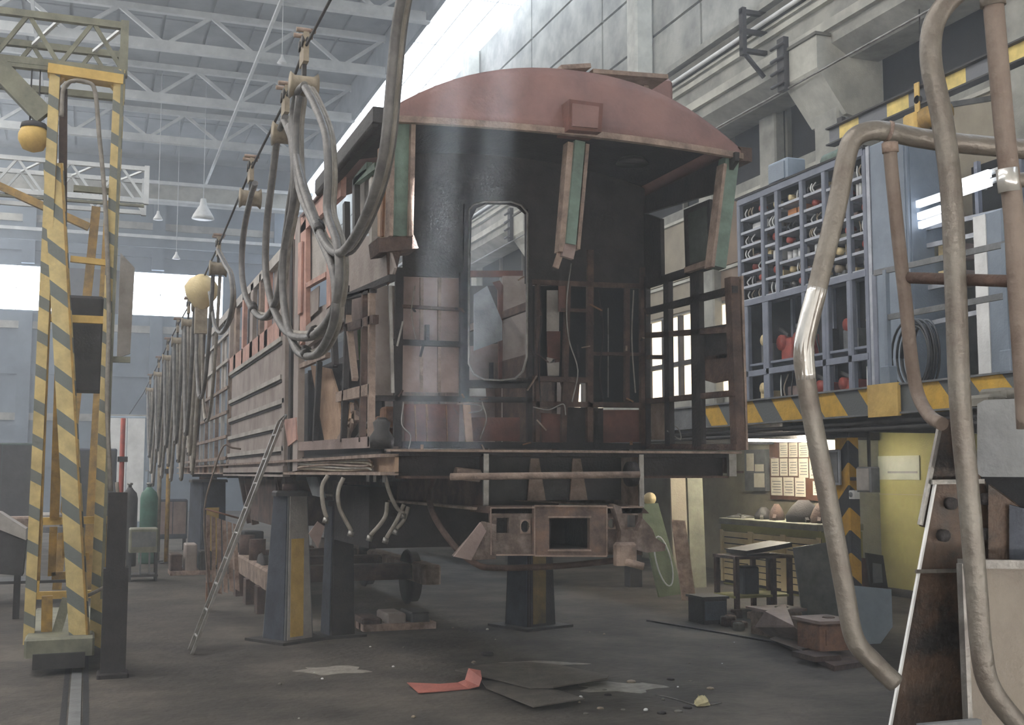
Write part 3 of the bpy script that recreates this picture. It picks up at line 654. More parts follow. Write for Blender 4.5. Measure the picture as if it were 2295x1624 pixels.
# window band
for k, y in enumerate((13.75, 14.9, 15.6, 16.35, 17.4, 18.3, 19.1)):
    P_(MB().box((XL-.01, y, 3.45), (XL+.05, y+(.28 if k % 2 else .16), 4.55)), 'window_pillar', (sidegrey, salmon, rust_l)[k % 3])
P_(MB().box((XL-.01, 13.7, 3.45), (XL+.04, 19.3, 3.72)), 'window_sill_rail', salmon)
P_(MB().box((XL-.01, 13.7, 4.45), (XL+.06, 22.5, 4.58)), 'cantrail', sidelight)
for y0, y1, mt in ((14.0, 14.9, sidegrey), (15.75, 16.35, soot), (16.6, 17.4, soot), (18.6, 19.1, sidelight)): P_(MB().box((XL+.06, y0, 3.72), (XL+.075, y1, 4.45)), 'window_blank', mt)
# stripped far part: open ribs
for k in range(11): P_(MB().box((XL, 19.3+k*.95, zsB), (XL+.06, 19.37+k*.95, 4.2 if k % 3 else 4.5)), 'side_rib', sidelight if k % 2 else rust_l)
for z in (2.1, 2.45, 2.85, 3.25, 3.7, 4.15): P_(MB().box((XL-.02, 19.3, z), (XL+.02, 29.5, z+.05)), 'side_stringer', rust_l if z < 3.5 else sidelight)
P_(MB().box((XL+1.4, 14.5, ZF), (XL+1.44, 29.5, 3.6)), 'inner_lining', soot)
for k in range(4): P_(MB().box((XL+.03, 20+2.4*k, 3.3), (XL+.05, 20.7+2.4*k, 4.2)), 'window_blank', sidelight)

# ================================================================== LEFT: GANTRY
def GY(Y): 
    return lambda x, y: pY(Y, x, y)
g0 = GY(12.4)
ga = thing('gantry_crane', 'yellow and grey hazard-striped gantry crane tower with lattice girder', 'gantry crane', (-.15, 12.4, 0))
def G_(mb, n, mt, par=None): return mb.build(n, mt, par or ga)
def gbar(n, mt, a, b, w, d=.12, Y=12.4, par=None): return G_(MB().bar(pY(Y,*a), pY(Y,*b), w, d, (0,1,0)), n, mt, par)
l1 = gbar('leg', hz_leg, (64,1442), (124,150), .10, .14)
gbar('leg_channel', yellow_d, (86,1300), (130,200), .03, .1, 12.4, l1)
l2 = gbar('leg', hz_leg, (212,1450), (268,160), .11, .14); gbar('leg_edge', oliveg, (228,1340), (275,160), .03, .16, 12.4, l2)
l3 = G_(MB().bar(pY(12.1,180,1452), pY(12.45,120,370), .19, .14, (0,1,0)), 'inclined_strut', hz_leg2)
G_(MB().bar(pY(12.08,197,1452), pY(12.43,138,372), .02, .17, (0,1,0)), 'strut_edge', yellow_d, l3)
gbar('crossbar', yellow, (108,712), (250,718), .075, .06); gbar('crossbar', yellow, (158,580), (248,590), .06, .06)
gbar('crossbar', oliveg, (165,422), (255,430), .06, .06); gbar('inner_post', yellow_d, (122,1160), (134,800), .09, .06, 12.7)
gbar('inner_post', rust, (140,640), (142,200), .08, .05, 12.55)
tp = gbar('portal_head', yellow, (108,158), (276,184), .1, .2)
G_(MB().prism([g0(*p) for p in ((128,165),(152,168),(130,190))], (0,.1,0)), 'corner_gusset', yellow, tp)
G_(MB().prism([g0(*p) for p in ((240,182),(268,186),(266,212))], (0,.1,0)), 'corner_gusset', yellow, tp)
for a, b in (((82,1168),(246,1164)), ((72,1334),(222,1330)), ((88,1165),(78,1335)), ((240,1165),(232,1335)), ((120,1180),(116,1290)), ((150,1180),(148,1250)), ((116,1290),(165,1288)), ((148,1250),(200,1246))): gbar('lower_frame_bar', yellow if a[0] < 100 else yellow_d, a, b, .075, .06, 12.75)
gbar('lower_post', yellow_d, (106,1335), (104,1440), .1, .08); gbar('lower_post', oliveg, (150,1340), (120,1440), .09, .05)
ec = G_(MB().cbox((-.5, 11.9, .16), (.12, 14.6, .34), .02), 'end_carriage', oliveg)
G_(MB().box((-.42, 11.85, .06), (.04, 11.9, .2)), 'buffer_plate', darksteel, ec)
for y in (12.2, 14.3): G_(MB().lathe((-.03-.05, y, .17), [(.17,0),(.17,.1)], 16, 'x'), 'wheel', soot, ec)
G_(MB().cbox((-.3, 12.95, 2.75), (.12, 13.5, 3.75), .03), 'control_cabinet', darksteel)
G_(MB().prism([pY(12.7,*p) for p in ((270,566),(302,600),(292,792),(262,802))], (0,.05,0)), 'side_guard_panel', sidelight)
gbar('guard_bracket', oliveg, (245,805), (292,806), .06, .05)
G_(MB().tube(catmull([pY(12.3,*p) for p in ((138,260),(142,200),(160,182),(195,184),(213,205),(222,300),(236,460),(244,700),(240,900),(248,1100))], 5), .022, 8), 'control_cable', hose_m)
G_(MB().tube(catmull([pY(12.2,*p) for p in ((262,1080),(270,1200),(278,1270),(262,1300),(225,1320),(195,1335))], 5), .018, 8), 'control_cable', hose_m)
# lattice girder
def lattice(par, x0, x1, y0, y1, z0, z1, pitch, mt):
    for y in (y0, y1):
        for z in (z0, z1): G_(MB().box((x0, y-.035, z-.035), (x1, y+.035, z+.035)), 'chord', mt, par)
        n = int((x1-x0)/pitch)
        for i in range(n):
            a = x1-i*pitch; b = a-pitch/2; c = a-pitch
            G_(MB().bar((a,y,z0), (b,y,z1), .04, .04, (0,1,0)), 'lattice_bar', mt, par)
            G_(MB().bar((b,y,z1), (c,y,z0), .04, .04, (0,1,0)), 'lattice_bar', mt, par)
    for i in range(int((x1-x0)/pitch)+1):
        a = x1-i*pitch; G_(MB().bar((a,y0,z1), (max(a-pitch/2,x0),y1,z1), .035, .03), 'top_lacing', steel_w, par)
    G_(MB().box((x1-.04, y0-.05, z0-.05), (x1+.04, y0+.05, z1+.05)), 'end_post', mt, par); G_(MB().box((x1-.04, y1-.05, z0-.05), (x1+.04, y1+.05, z1+.05)), 'end_post', mt, par)
gr = G_(MB().box((-6, 12.36, 5.95), (.2, 12.44, 5.99)), 'girder', oliveg); lattice(gr, -6, .22, 12.4, 13.3, 6.03, 6.52, .62, oliveg)
G_(MB().bar(g0(-120,30), g0(100,262), .2, .12, (0,1,0)), 'knee_brace', oliveg)
# second gantry farther back
g2 = thing('gantry_crane', 'farther lattice gantry behind the yellow tower', 'gantry crane', (-.2, 20, 0)); gs = ga; ga = g2
b2 = G_(MB().box((-7, 19.96, 6.3), (.75, 20.04, 6.34)), 'girder', oliveg); lattice(b2, -7, .78, 20, 20.9, 6.4, 6.95, .8, steel_w)
G_(MB().bar((.05, 20, 0), (.2, 20, 6.35), .14, .14), 'leg', yellow_d); G_(MB().bar((-.4, 20.5, 0), (0, 20.5, 6.35), .14, .14), 'leg', yellow_d)
G_(MB().bar((-1.8, 20, 6.6), (-.1, 20, 5.9), .12, .12), 'knee_brace', yellow_d); ga = gs
hk = thing('hook_block', 'round yellow hook block hanging beside the gantry leg', 'hook block', g0(75,340))
c = g0(75,308); MB().lathe(c, [(.02,-.15),(.1,-.12),(.145,-.03),(.145,.03),(.12,.09)], 16).build('sheave_cover', yellow, hk)
MB().lathe(c, [(.13,.09),(.12,.14),(.04,.17)], 14).build('top_cap', darksteel, hk)
for dx in (-.04, .04): MB().tube([c+V(dx,0,.15), V(c.x+dx, c.y, 6.0)], .008, 5).build('rope', darksteel, hk)
# gantry leg in shadow; its shade is put into the dark colour
bp = thing('shadowed_leg', 'dark shadowed steel leg standing beside the gantry foot', 'column', pZ(0,250,1520))
o = pZ(0,250,1520); MB().prism([o+V(-.1,0,0), o+V(.12,0,0), o+V(.12,.2,0), o+V(-.1,.2,0)], (0,0,1.0)).build('shaft', soot, bp)
MB().cbox(o+V(-.13,-.03,.0), o+V(.15,.23,.05), .02).build('base_plate', soot, bp); MB().prism([o+V(-.08,0,1.0), o+V(.09,0,1.0), o+V(.09,.18,1.0), o+V(-.08,.18,1.0)], (.0,0,.7)).build('upper_shaft', soot, bp)

# gas cylinders and welding set
def cyl(pos, r, h, mt, lab, nm='gas_cylinder', valve=barest):
    t = thing(nm, lab, 'cylinder', pos, 'gas cylinders')
    MB().lathe(pos, [(r*.96,0),(r,.04),(r,h*.84),(r*.85,h*.91),(r*.4,h*.96),(r*.3,h*.98)], 16).build('body', mt, t)
    MB().lathe(pos+V(0,0,h*.98), [(r*.22,0),(r*.22,.05),(r*.35,.055),(r*.35,.09),(r*.1,.1)], 10).build('valve', valve, t)
cyl(pZ(0,286,1268), .16, 1.62, darksteel, 'dark gas cylinder with shiny neck beside the yellow gantry')
cyl(pZ(0,330,1262), .18, 1.62, greencyl, 'green gas cylinder behind the welding set')
o = pZ(0,320,1303); ws = thing('welding_set', 'grey welding set on a steel frame below the green cylinder', 'welder', o)
MB().cbox(o+V(-.24,0,.5), o+V(.24,.5,.92), .02).build('case', oliveg, ws)
MB().box(o+V(-.2,-.01,.6), o+V(.2,0,.86)).build('front_panel', greysteel, ws)
for dx in (-.22, .22):
    for dy in (.03, .47): MB().bar(o+V(dx,dy,0), o+V(dx,dy,.5), .04, .04).build('leg', darksteel, ws)
MB().box(o+V(-.25,0,.08), o+V(.25,.5,.12)).build('lower_shelf', darksteel, ws)
for dx in (-.05, .1): MB().bar(o+V(dx,.02,.12), o+V(dx,.02,.5), .03, .03).build('stay', greysteel, ws)

# left background clutter
def simple_box(nm, lab, cat, o, sx, sy, sz, mt, mt2, group=None, legs=0.):
    t = thing(nm, lab, cat, o, group)
    MB().cbox(o+V(-sx/2,0,legs), o+V(sx/2,sy,sz), .03).build('body', mt, t)
    MB().box(o+V(-sx/2+.04,-.012,legs+(sz-legs)*.12), o+V(-.01,0,sz-.06)).build('door', mt2, t)
    MB().box(o+V(.01,-.012,legs+(sz-legs)*.12), o+V(sx/2-.04,0,sz-.06)).build('door', mt2, t)
    if legs:
        for dx in (-sx/2+.05, sx/2-.05):
            for dy in (.05, sy-.05): MB().bar(o+V(dx,dy,0), o+V(dx,dy,legs), .05, .05).build('leg', darksteel, t)
    return t
simple_box('switch_cabinet', 'pale blue switch cabinet far behind the gantry leg', 'cabinet', V(1.1, 37, 0), 1.1, .6, 3.6, bluesheet, white)
simple_box('machine_cabinet', 'dark green machine cabinet at the far left edge', 'cabinet', V(-1.9, 30, 0), 1.4, 1, 2.6, M('dark_green', (60,78,72), (44,58,54)), darksteel)
simple_box('machine_cabinet', 'dark blue machine cabinet behind the gantry frame', 'cabinet', V(.1, 31, 0), 1.2, 1, 2.5, bluest, darksteel)
simple_box('machine_cabinet', 'low grey cabinet between the gantry and the far stands', 'cabinet', V(1.2, 42, 0), 1.6, 1, 2.0, greysteel, bluesheet, legs=.3)
o = pZ(0, 50, 1356); tb = thing('steel_table', 'steel work table loaded with scrap behind the gantry tower', 'table', o)
MB().box(o+V(-1.2,0,1.02), o+V(.7,.9,1.1)).build('table_top', greysteel, tb)
for dx in (-1.15, .65):
    for dy in (.05, .85): MB().bar(o+V(dx,dy,0), o+V(dx,dy,1.02), .06, .06).build('leg', darksteel, tb)
MB().box(o+V(-1.1,.05,.3), o+V(.6,.85,.34)).build('lower_shelf', darksteel, tb)
for k, (dx, mt, l) in enumerate(((-.6, ply, 'tan'), (-.1, rust_l, 'rusty'), (.3, sidelight, 'pale'))):
    single(MB().cbox(o+V(dx-.2,.2,1.1), o+V(dx+.18,.55,1.2+.05*k), .03), 'scrap_bundle', mt, '%s scrap piece lying on the steel table behind the gantry' % l, 'scrap', 'scrap on the table')
ch = thing('feed_chute', 'sloping pale steel chute at the left edge of the picture', 'chute', pZ(0, 10, 1290))
MB().prism([pY(16.5,*p) for p in ((-80,1130),(0,1148),(58,1185),(58,1210),(-5,1185),(-80,1165))], (0,.5,0)).build('chute_plate', sidelight, ch)
MB().prism([pY(16.45,*p) for p in ((-80,1165),(-5,1190),(58,1212),(50,1290),(-80,1280))], (0,.45,0)).build('chute_body', darksteel, ch)
for px_ in (-40, 40): MB().bar(pY(16.6,px_,1270), V(pY(16.6,px_,1270).x, 16.6, 0), .08, .08).build('leg', soot, ch)
for k, (x, y, h, mt, lab) in enumerate(((265,1290,2.9,redp,'thin red standpipe far behind the gantry'), (372,1262,2.6,yellow_d,'thin yellow post beside the far jack stand'), (352,1258,3.4,tan_m,'thin tan post left of the far jack stand'))):
    o = pZ(0,x,y); t = thing('standpipe', lab, 'post', o, 'thin posts'); MB().tube([o, o+V(0,0,h)], .045, 8).build('pipe', mt, t); MB().cbox(o+V(-.12,-.12,0), o+V(.12,.12,.03)).build('base_plate', darksteel, t); MB().box(o+V(-.08,-.05,h*.72), o+V(.1,.05,h*.72+.1)).build('bracket', darksteel, t)
o = pZ(0,385,1235); simple_box('control_cabinet', 'blue grey control cabinet with pink cover beside the far stands', 'cabinet', o, .7, .5, 1.25, bluest, pinkp, legs=.3)

# ================================================================== FESTOON HOSES
XW = 1.4
wire_px = [(760,-40),(740,0),(682,110),(640,225),(560,385),(490,550),(448,640),(390,745),(322,880)]
wpts = [pX(XW,*p) for p in wire_px]; wz = [(p.y, p.z) for p in wpts]
def wire_z(y):
    for (y0,z0),(y1,z1) in zip(wz, wz[1:]):
        if y0 <= y <= y1: return z0+(z1-z0)*(y-y0)/(y1-y0)
    return wz[-1][1] if y > wz[-1][0] else wz[0][1]
single(MB().tube([V(XW, 3.5, wz[0][1]+.05)]+wpts+[V(XW, 45, wz[-1][1]-.05)], .012, 6), 'wire_rope', darksteel, 'taut steel wire rope carrying the hose trolleys', 'wire')
def trolley(y, lab, s=1.):
    z = wire_z(y); t = thing('hose_trolley', lab, 'trolley', (XW, y, z-.32*s), 'hose trolleys')
    MB().box((XW-.02, y-.09*s, z-.12*s), (XW+.02, y+.09*s, z+.1*s)).build('carrier_plate', tan_m, t)
    for dy in (-.06, .06):
        MB().lathe((XW-.03, y+dy*s, z+.035*s), [(.045*s,0),(.03*s,.02),(.045*s,.04)], 12, 'x').build('roller', darksteel, t)
        MB().tube([(XW-.07, y+dy*s, z+.12*s), (XW+.07, y+dy*s, z+.12*s)], .018*s, 6).build('bolt', rust_l, t)
    MB().bar((XW, y, z-.1*s), (XW, y, z-.26*s), .03, .05).build('hanger', darksteel, t)
    MB().lathe((XW-.1*s, y, z-.28*s), [(.1*s,0),(.075*s,.03),(.075*s,.17*s),(.1*s,.2*s)], 14, 'x').build('saddle', tan_m, t)
names = ['nearest', 'second', 'third', 'fourth', 'fifth', 'sixth', 'seventh', 'eighth', 'ninth', 'tenth', 'eleventh', 'twelfth']
tys = [4.3, pX(XW,682,110).y, pX(XW,640,225).y, pX(XW,562,385).y, pX(XW,490,545).y, pX(XW,448,640).y, 18.5, 20.8, 23.4, 26.4, 30.0]
for i, y in enumerate(tys): trolley(y, 'cast hose trolley on the wire rope, %s from the camera' % names[i])
def hoses(lab, tracks, r=.026):
    """tracks: list of world polylines"""
    lo = min((p for t in tracks for p in t), key=lambda p: p.z)
    t = thing('festoon_hose', lab, 'hose', lo, 'festoon hose loops')
    for k, tr in enumerate(tracks):
        h = MB().tube(catmull(tr, 5), r*(1 if k % 2 == 0 else .85), 8).build('hose', hose_m if k % 3 else hose_d, t)
        j = len(tr)//2; MB().tube([tr[j].lerp(tr[j+1], .3), tr[j].lerp(tr[j+1], .42)], r*1.3, 8).build('tie_band', darksteel, h)
def off(pix, dx, X, s=1.): return [pX(X+dx, x+dx*160*s*(1 if i < len(pix)/2 else .2), y+abs(dx)*220*s*math.sin(math.pi*i/(len(pix)-1))) for i, (x, y) in enumerate(pix)]
L0 = [(918,-60),(896,60),(884,180),(870,320),(845,425),(805,515),(768,556),(728,530),(696,455),(674,385),(660,310),(658,245),(668,205),(684,190)]
L1 = [(690,196),(712,235),(736,300),(742,390),(740,470),(762,540),(766,620),(752,690),(718,735),(682,748),(642,735),(612,680),(596,600),(598,500),(610,400),(622,310),(640,262)]
L1b = [(676,215),(668,300),(676,420),(720,520),(752,600),(757,690),(735,760),(700,790),(664,775),(640,700),(634,600),(648,470),(660,380),(650,280)]
L2 = [(640,265),(662,330),(662,440),(640,560),(628,650),(605,700),(578,700),(552,660),(542,600),(546,520),(560,450),(572,410)]
L3 = [(566,410),(556,480),(545,560),(545,640),(562,690),(590,712)]
for lab, L, n, s in (('thick nearest hose loop sweeping down from the top of the picture', L0, 4, 1.), ('big hose loop hanging before the salmon door frame', L1, 3, .8), ('lowest hose loop crossing in front of the door pillar', L1b, 3, .7), ('dark hose loop hanging left of the big loop', L2, 3, .6)):
    hoses(lab, [off(L, d, XW, s) for d in [(-.05+.1*k/(n-1)) for k in range(n)]])
L4 = [(490,560),(506,592),(518,612),(523,660),(516,710),(497,743),(482,728),(476,690),(470,655)]
hoses('thin hose loop hanging beside the far window', [off(L4, d, XW, .5) for d in (-.03, .03)], .022)
for i in range(5, len(tys)-1):
    y0, y1 = tys[i], tys[i+1]; tr = []
    for k in range(4):
        s = 1.75+.28*(k % 3)+.15*random.random(); dx = -.06+.05*k; L = []
        for j in range(11):
            u = j/10; yy = y0+(y1-y0)*(u+.10*math.sin(2*math.pi*u)); L.append(V(XW+dx, yy, wire_z(yy)-.22-s*(1-abs(2*u-1)**2.6)))
        tr.append(L)
    hoses('bunched hose loop along the wire rope, %s after the far window' % names[i-5], tr, .027)
y0 = tys[3]; tr = []
for k in range(2):
    L = []
    for j in range(11):
        u = j/10; yy = tys[4]+(tys[5]-tys[4])*u; L.append(V(XW-.05+.08*k, yy, wire_z(yy)-.2-(1.5+.3*k)*(1-abs(2*u-1)**2.4)))
    tr.append(L)
hoses('pair of long hoses hanging under the round yellowish hood', tr, .024)
hd = thing('hose_guide_hood', 'round cream guide hood catching light before the far window', 'guide', pX(XW,450,690))
c = pX(XW-.03,452,648); MB().lathe(c, [(.05,-.3),(.2,-.1),(.23,.03),(.16,.14),(.05,.2)], 14).build('hood', cream, hd); MB().bar(c+V(0,0,-.25), c+V(0,0,-.6), .16, .12).build('neck', tan_m, hd)

# ================================================================== STANDS, LADDER, THINGS UNDER THE CAR
def stand(o, h, wb, wt, rot, m1, m2, lab, stripe=None):
    t = thing('jack_stand', lab, 'stand', o, 'jack stands under the carriage'); R = Matrix.Rotation(rot, 3, 'Z')
    def ring(w, z): return [o+R@V(sx*w/2, sy*w/2, z) for sx, sy in ((-1,-1),(1,-1),(1,1),(-1,1))]
    a, b = ring(wb, .03), ring(wt, h); MB().add(a+b, [(3,2,1,0),(4,5,6,7),(0,1,5,4),(1,2,6,5),(2,3,7,6),(3,0,4,7)]).build('column', m1, t)
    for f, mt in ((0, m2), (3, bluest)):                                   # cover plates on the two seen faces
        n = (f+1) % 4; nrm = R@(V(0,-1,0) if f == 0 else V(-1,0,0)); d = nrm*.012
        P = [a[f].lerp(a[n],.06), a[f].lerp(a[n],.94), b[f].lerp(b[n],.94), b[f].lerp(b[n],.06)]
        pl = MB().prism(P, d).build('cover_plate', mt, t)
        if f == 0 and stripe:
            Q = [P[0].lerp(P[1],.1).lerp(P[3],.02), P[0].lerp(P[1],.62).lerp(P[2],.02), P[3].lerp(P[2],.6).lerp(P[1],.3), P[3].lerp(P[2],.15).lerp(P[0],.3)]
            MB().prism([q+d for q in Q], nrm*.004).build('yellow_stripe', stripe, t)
    MB().prism([o+R@V(sx*wb*.85, sy*wb*.85, 0) for sx, sy in ((-1,-1),(1,-1),(1,1),(-1,1))], (0,0,.03)).build('base_plate', darksteel, t)
    MB().cbox(o+V(-wt*.7,-wt*.7,h), o+V(wt*.7,wt*.7,h+.06), .02).build('head_plate', darksteel, t)
    MB().lathe(o+V(0,0,h+.06), [(wt*.35,0),(wt*.35,1.8-h-.1 if h < 1.7 else .05)], 12).build('screw_head', rust, t)
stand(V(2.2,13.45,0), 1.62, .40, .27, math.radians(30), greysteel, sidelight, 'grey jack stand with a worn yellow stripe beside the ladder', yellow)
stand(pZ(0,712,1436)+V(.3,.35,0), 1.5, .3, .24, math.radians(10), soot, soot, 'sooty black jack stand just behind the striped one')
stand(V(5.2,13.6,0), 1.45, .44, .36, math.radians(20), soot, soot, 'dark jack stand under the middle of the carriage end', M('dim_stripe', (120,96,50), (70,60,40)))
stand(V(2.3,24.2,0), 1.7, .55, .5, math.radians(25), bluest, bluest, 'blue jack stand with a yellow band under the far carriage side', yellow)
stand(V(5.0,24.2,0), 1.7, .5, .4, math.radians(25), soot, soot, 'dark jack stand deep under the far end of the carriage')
# ladder
A = pZ(0,430,1466); T = pX(2.02,634,942); d = V(0,.3,0)
ld = thing('ladder', 'aluminium ladder leaning on the carriage side', 'ladder', A)
for k in (0, 1): MB().bar(A+d*k*1.15, T+d*k, .03, .06, (0,1,0)).build('rail', barest, ld)
for k in range(9):
    t = (k+.6)/9.2; p = A.lerp(T, t); MB().tube([p, p+d*(1+.15*(1-t))], .016, 8).build('rung', barest, ld)
MB().tube(catmull([T, T+V(.05,.1,.06), T+V(.05,.22,.06), T+d], 4), .014, 6).build('top_hook', barest, ld)
# slatted folding step beside it
sf = thing('slatted_step_frame', 'bent steel handrail frame with rusty slatted panel behind the ladder', 'frame', pZ(0,470,1352))
Yq = 16.4; fp = [(470,1352),(462,1250),(458,1140),(478,1060),(500,1000),(520,1003),(540,1006)]
MB().tube(catmull([pY(Yq,*p) for p in fp], 3), .014, 6).build('handrail', pipe_r, sf); MB().tube([pY(Yq,460,1140), pY(Yq,540,1162)], .014, 6).build('crossbar', rust_o, sf)
for k in range(6):
    x = 462+k*12; MB().prism([pY(Yq+.05,*p) for p in ((x,1152+k*4),(x+9,1155+k*4),(x+9+k*1.2,1335-k*2),(x+k*1.2,1335-k*3))], (0,.03,0)).build('slat', woodslat, sf)
MB().box(pY(Yq,462,1330)+V(0,0,-.2), pY(Yq,475,1330)+V(0,.1,.15)).build('orange_foot', rust_o, sf)
# bogie frame under the car
bg = thing('bogie_frame', 'rusty bogie frame lying under the carriage behind the striped stand', 'bogie', V(3.0, 17.5, 0))
for x in (2.25, 4.4): MB().cbox((x, 15.6, .35), (x+.25, 20.5, .62), .03).build('side_frame', rust_l, bg)
for y in (16.2, 18.0, 19.8): MB().cbox((2.5, y, .38), (4.4, y+.3, .6), .03).build('bolster', rust, bg)
for x in (2.4, 4.5):
    for y in (16.6, 19.4): MB().lathe((x-.1, y, .38), [(.38,0),(.4,.03),(.36,.06),(.36,.16)], 20, 'x').build('wheel', soot, bg)
for y in (17.4, 18.6): MB().lathe((2.38, y, .62), [(.12,0),(.12,.3)], 12).build('spring', rust, bg)
for k in range(3): MB().box((2.2, 16+k*1.2, .0), (2.45, 16.3+k*1.2, .36)).build('support_block', rust, bg)
for k, (x, y, w_, h_) in enumerate(((2.9,21.5,1.2,.25),(3.6,13.8,.9,.12),(1.9,22.5,.8,.5),(4.2,21.8,.7,.6),(3.0,26,1.6,.7))):
    t = thing('scrap_pallet', 'scrap heap on a pallet under the carriage, %s from the camera' % ('second','nearest','third','fourth','farthest')[k], 'scrap', V(x, y, 0), 'scrap under the carriage')
    for j in range(3): MB().box((x-w_/2, y+j*.25, 0), (x+w_/2, y+j*.25+.15, .08)).build('board', woodslat, t)
    for j in range(3): MB().cbox((x-w_/2+j*w_/3, y+.05, .08), (x-w_/2+(j+.8)*w_/3, y+.6, .08+h_*(.5+.5*random.random())), .02).build('scrap_block', (rust, sidegrey, darksteel)[j], t)

# ================================================================== RIGHT: PLATFORM AND RACKS
XE, ZD = 8.0, 2.80
pf = thing('steel_platform', 'raised steel platform with yellow and grey hazard-striped edge along the right wall', 'platform', (10, 17, 2.5))
MB().box((XE+.1, 4, ZD-.1), (WX-.3, 34, ZD)).build('deck', darksteel, pf)
MB().box((XE, 14.2, 2.5), (XE+.1, 34, ZD+.02)).build('edge_beam', greysteel, pf)
MB().box((XE, 4, 2.5), (XE+.1, 14.2, ZD+.02)).build('edge_beam', hz_beam, pf, 'yellow and grey striped edge beam')
for z in (2.5, ZD): MB().box((XE-.04, 4, z), (XE+.02, 34, z+.02)).build('beam_flange', greysteel, pf)
MB().box((XE-.06, 10.0, 2.48), (XE-.02, 10.5, ZD+.03)).build('splice_plate', yellow, pf)
for dz in (2.43, 2.36): MB().tube([(XE+.05, 4, dz), (XE+.05, 34, dz)], .025, 8).build('service_pipe', darksteel, pf)
for k in range(9): MB().box((XE+.1, 6.2+3*k, 2.4), (WX-.3, 6.4+3*k, ZD-.1)).build('joist', soot, pf)
for y in (17.6, 23.5, 29.5): MB().box((8.5, y, 0), (8.72, y+.22, 2.4)).build('post', soot, pf)
# handrail of the platform
for x, y0 in ((1985,605),(2252,545)):
    p = pX(XE+.02, x, y0); MB().bar(p, V(p.x, p.y, ZD), .05, .05).build('railing_post', cabm, pf); MB().cbox(V(p.x-.06, p.y-.07, ZD), V(p.x+.06, p.y+.07, ZD+.22), .01).build('post_foot', cabm, pf)
for a, b in (((1960,612),(2320,532)), ((1985,712),(2320,650))):
    MB().bar(pX(XE+.02,*a), pX(XE+.02,*b), .03, .06).build('railing_bar', greysteel, pf)

XK = 10.0
rk = thing('equipment_rack', 'tall blue grey open rack crammed with electrical equipment on the platform', 'rack', (XK+.25, 15, ZD))
def yk(px, y=480): return pX(XK, px, y).y
posts = [yk(x) for x in (1656, 1709, 1741, 1797, 1848, 1902, 1940)]
ztop = pX(XK,1800,392).z; zmid = pX(XK,1800,655).z; zbot = ZD
for k, y in enumerate(posts):
    MB().cbox((XK-.02, y-.045, zmid if k in (2,) else zbot), (XK+.06, y+.045, ztop), .01).build('post', rackm, rk)
    MB().box((XK+.5, y-.03, zbot), (XK+.55, y+.03, ztop)).build('rear_post', rackm, rk)
ya, yb = posts[-1], posts[0]
for z, h in ((ztop-.08, .1), (zmid, .09), (zmid-1.15, .09), (zmid-1.75, .08), (zbot, .12)): MB().box((XK-.03, ya, z), (XK+.06, yb, z+h)).build('cross_rail', rackm, rk)
MB().box((XK-.05, ya-.05, ztop+.02), (XK+.6, yb+.05, ztop+.05)).build('top_sheet', soot, rk)
MB().box((XK+.56, ya, zbot), (XK+.58, yb, ztop)).build('dark_back_sheet', dark, rk)  # dark sheet added so the rack's inside looks shaded
MB().box((XK+.06, yb-.01, zbot), (XK+.56, yb+.01, ztop)).build('side_panel', darksteel, rk)
kinds = 0
def module(y0, y1, z0, z1, kind):
    w_, h_ = y1-y0, z1-z0; x = XK+.08+random.random()*.08
    if kind == 'tubes':
        for j in range(4):
            yy = y0+w_*(j+.5)/4; MB().tube([(x, yy, z0), (x, yy, z1)], w_*.085, 8).build('resistor_tube', white, rk)
    elif kind == 'boxes':
        for j in range(2): MB().cbox((x, y0+w_*(.06+.48*j), z0), (x+.2, y0+w_*(.46+.48*j), z0+h_*.9), .01).build('relay_box', orangep, rk)
    elif kind == 'coil':
        yy = y0+w_*.5; q = MB().cbox((x+.05, y0+w_*.15, z0), (x+.2, y1-w_*.15, z0+h_*.5), .01).build('contactor', random.choice((darksteel, greysteel, cream)), rk)
        MB().lathe((x-.02, yy, z0+h_*.6), [(min(.09,h_*.3),0),(min(.09,h_*.3),.12)], 12, 'x').build('coil', random.choice((tan_m, barest, redp, cream)), rk)
    elif kind == 'red':
        MB().cbox((x+.02, y0+w_*.1, z0), (x+.22, y1-w_*.25, z0+h_*.55), .015).build('red_contactor', redp, rk); MB().lathe((x, y0+w_*.7, z0+h_*.45), [(h_*.2,0),(h_*.2,.14)], 12, 'x').build('red_coil', redp, rk)
        MB().bar((x, y0+w_*.2, z0+h_*.6), (x, y1-w_*.3, z0+h_*.8), .04, .05).build('arc_chute', darksteel, rk)
    elif kind == 'white': MB().cbox((x, y0+w_*.1, z0), (x+.15, y1-w_*.15, z0+h_*.92), .02).build('meter_panel', white, rk)
    elif kind == 'wires':
        for j in range(3):
            yy = y0+w_*(.2+.3*j); MB().tube(catmull([(x, yy, z0), (x-.03, yy+.04*random.uniform(-1,1), z0+h_*.5), (x, yy+w_*.15*random.uniform(-1,1), z1)], 4), .012, 5).build('wire', random.choice((white, tan_m, blackr)), rk)
        MB().cbox((x+.1, y0+w_*.2, z0), (x+.25, y1-w_*.2, z0+h_*.6), .01).build('terminal_block', random.choice((darksteel, oliveg, pinkp)), rk)
plan = {0: ['coil','white','coil','coil','wires','coil','wires'], 1: ['coil','wires','coil','white','coil','wires'], 2: ['wires','boxes','coil','coil','tubes','wires','coil'],
        3: ['coil','coil','wires','coil','white','wires','coil'], 4: ['white','coil','wires','coil','wires','coil'], 5: ['wires','tubes','coil','wires','coil','coil']}
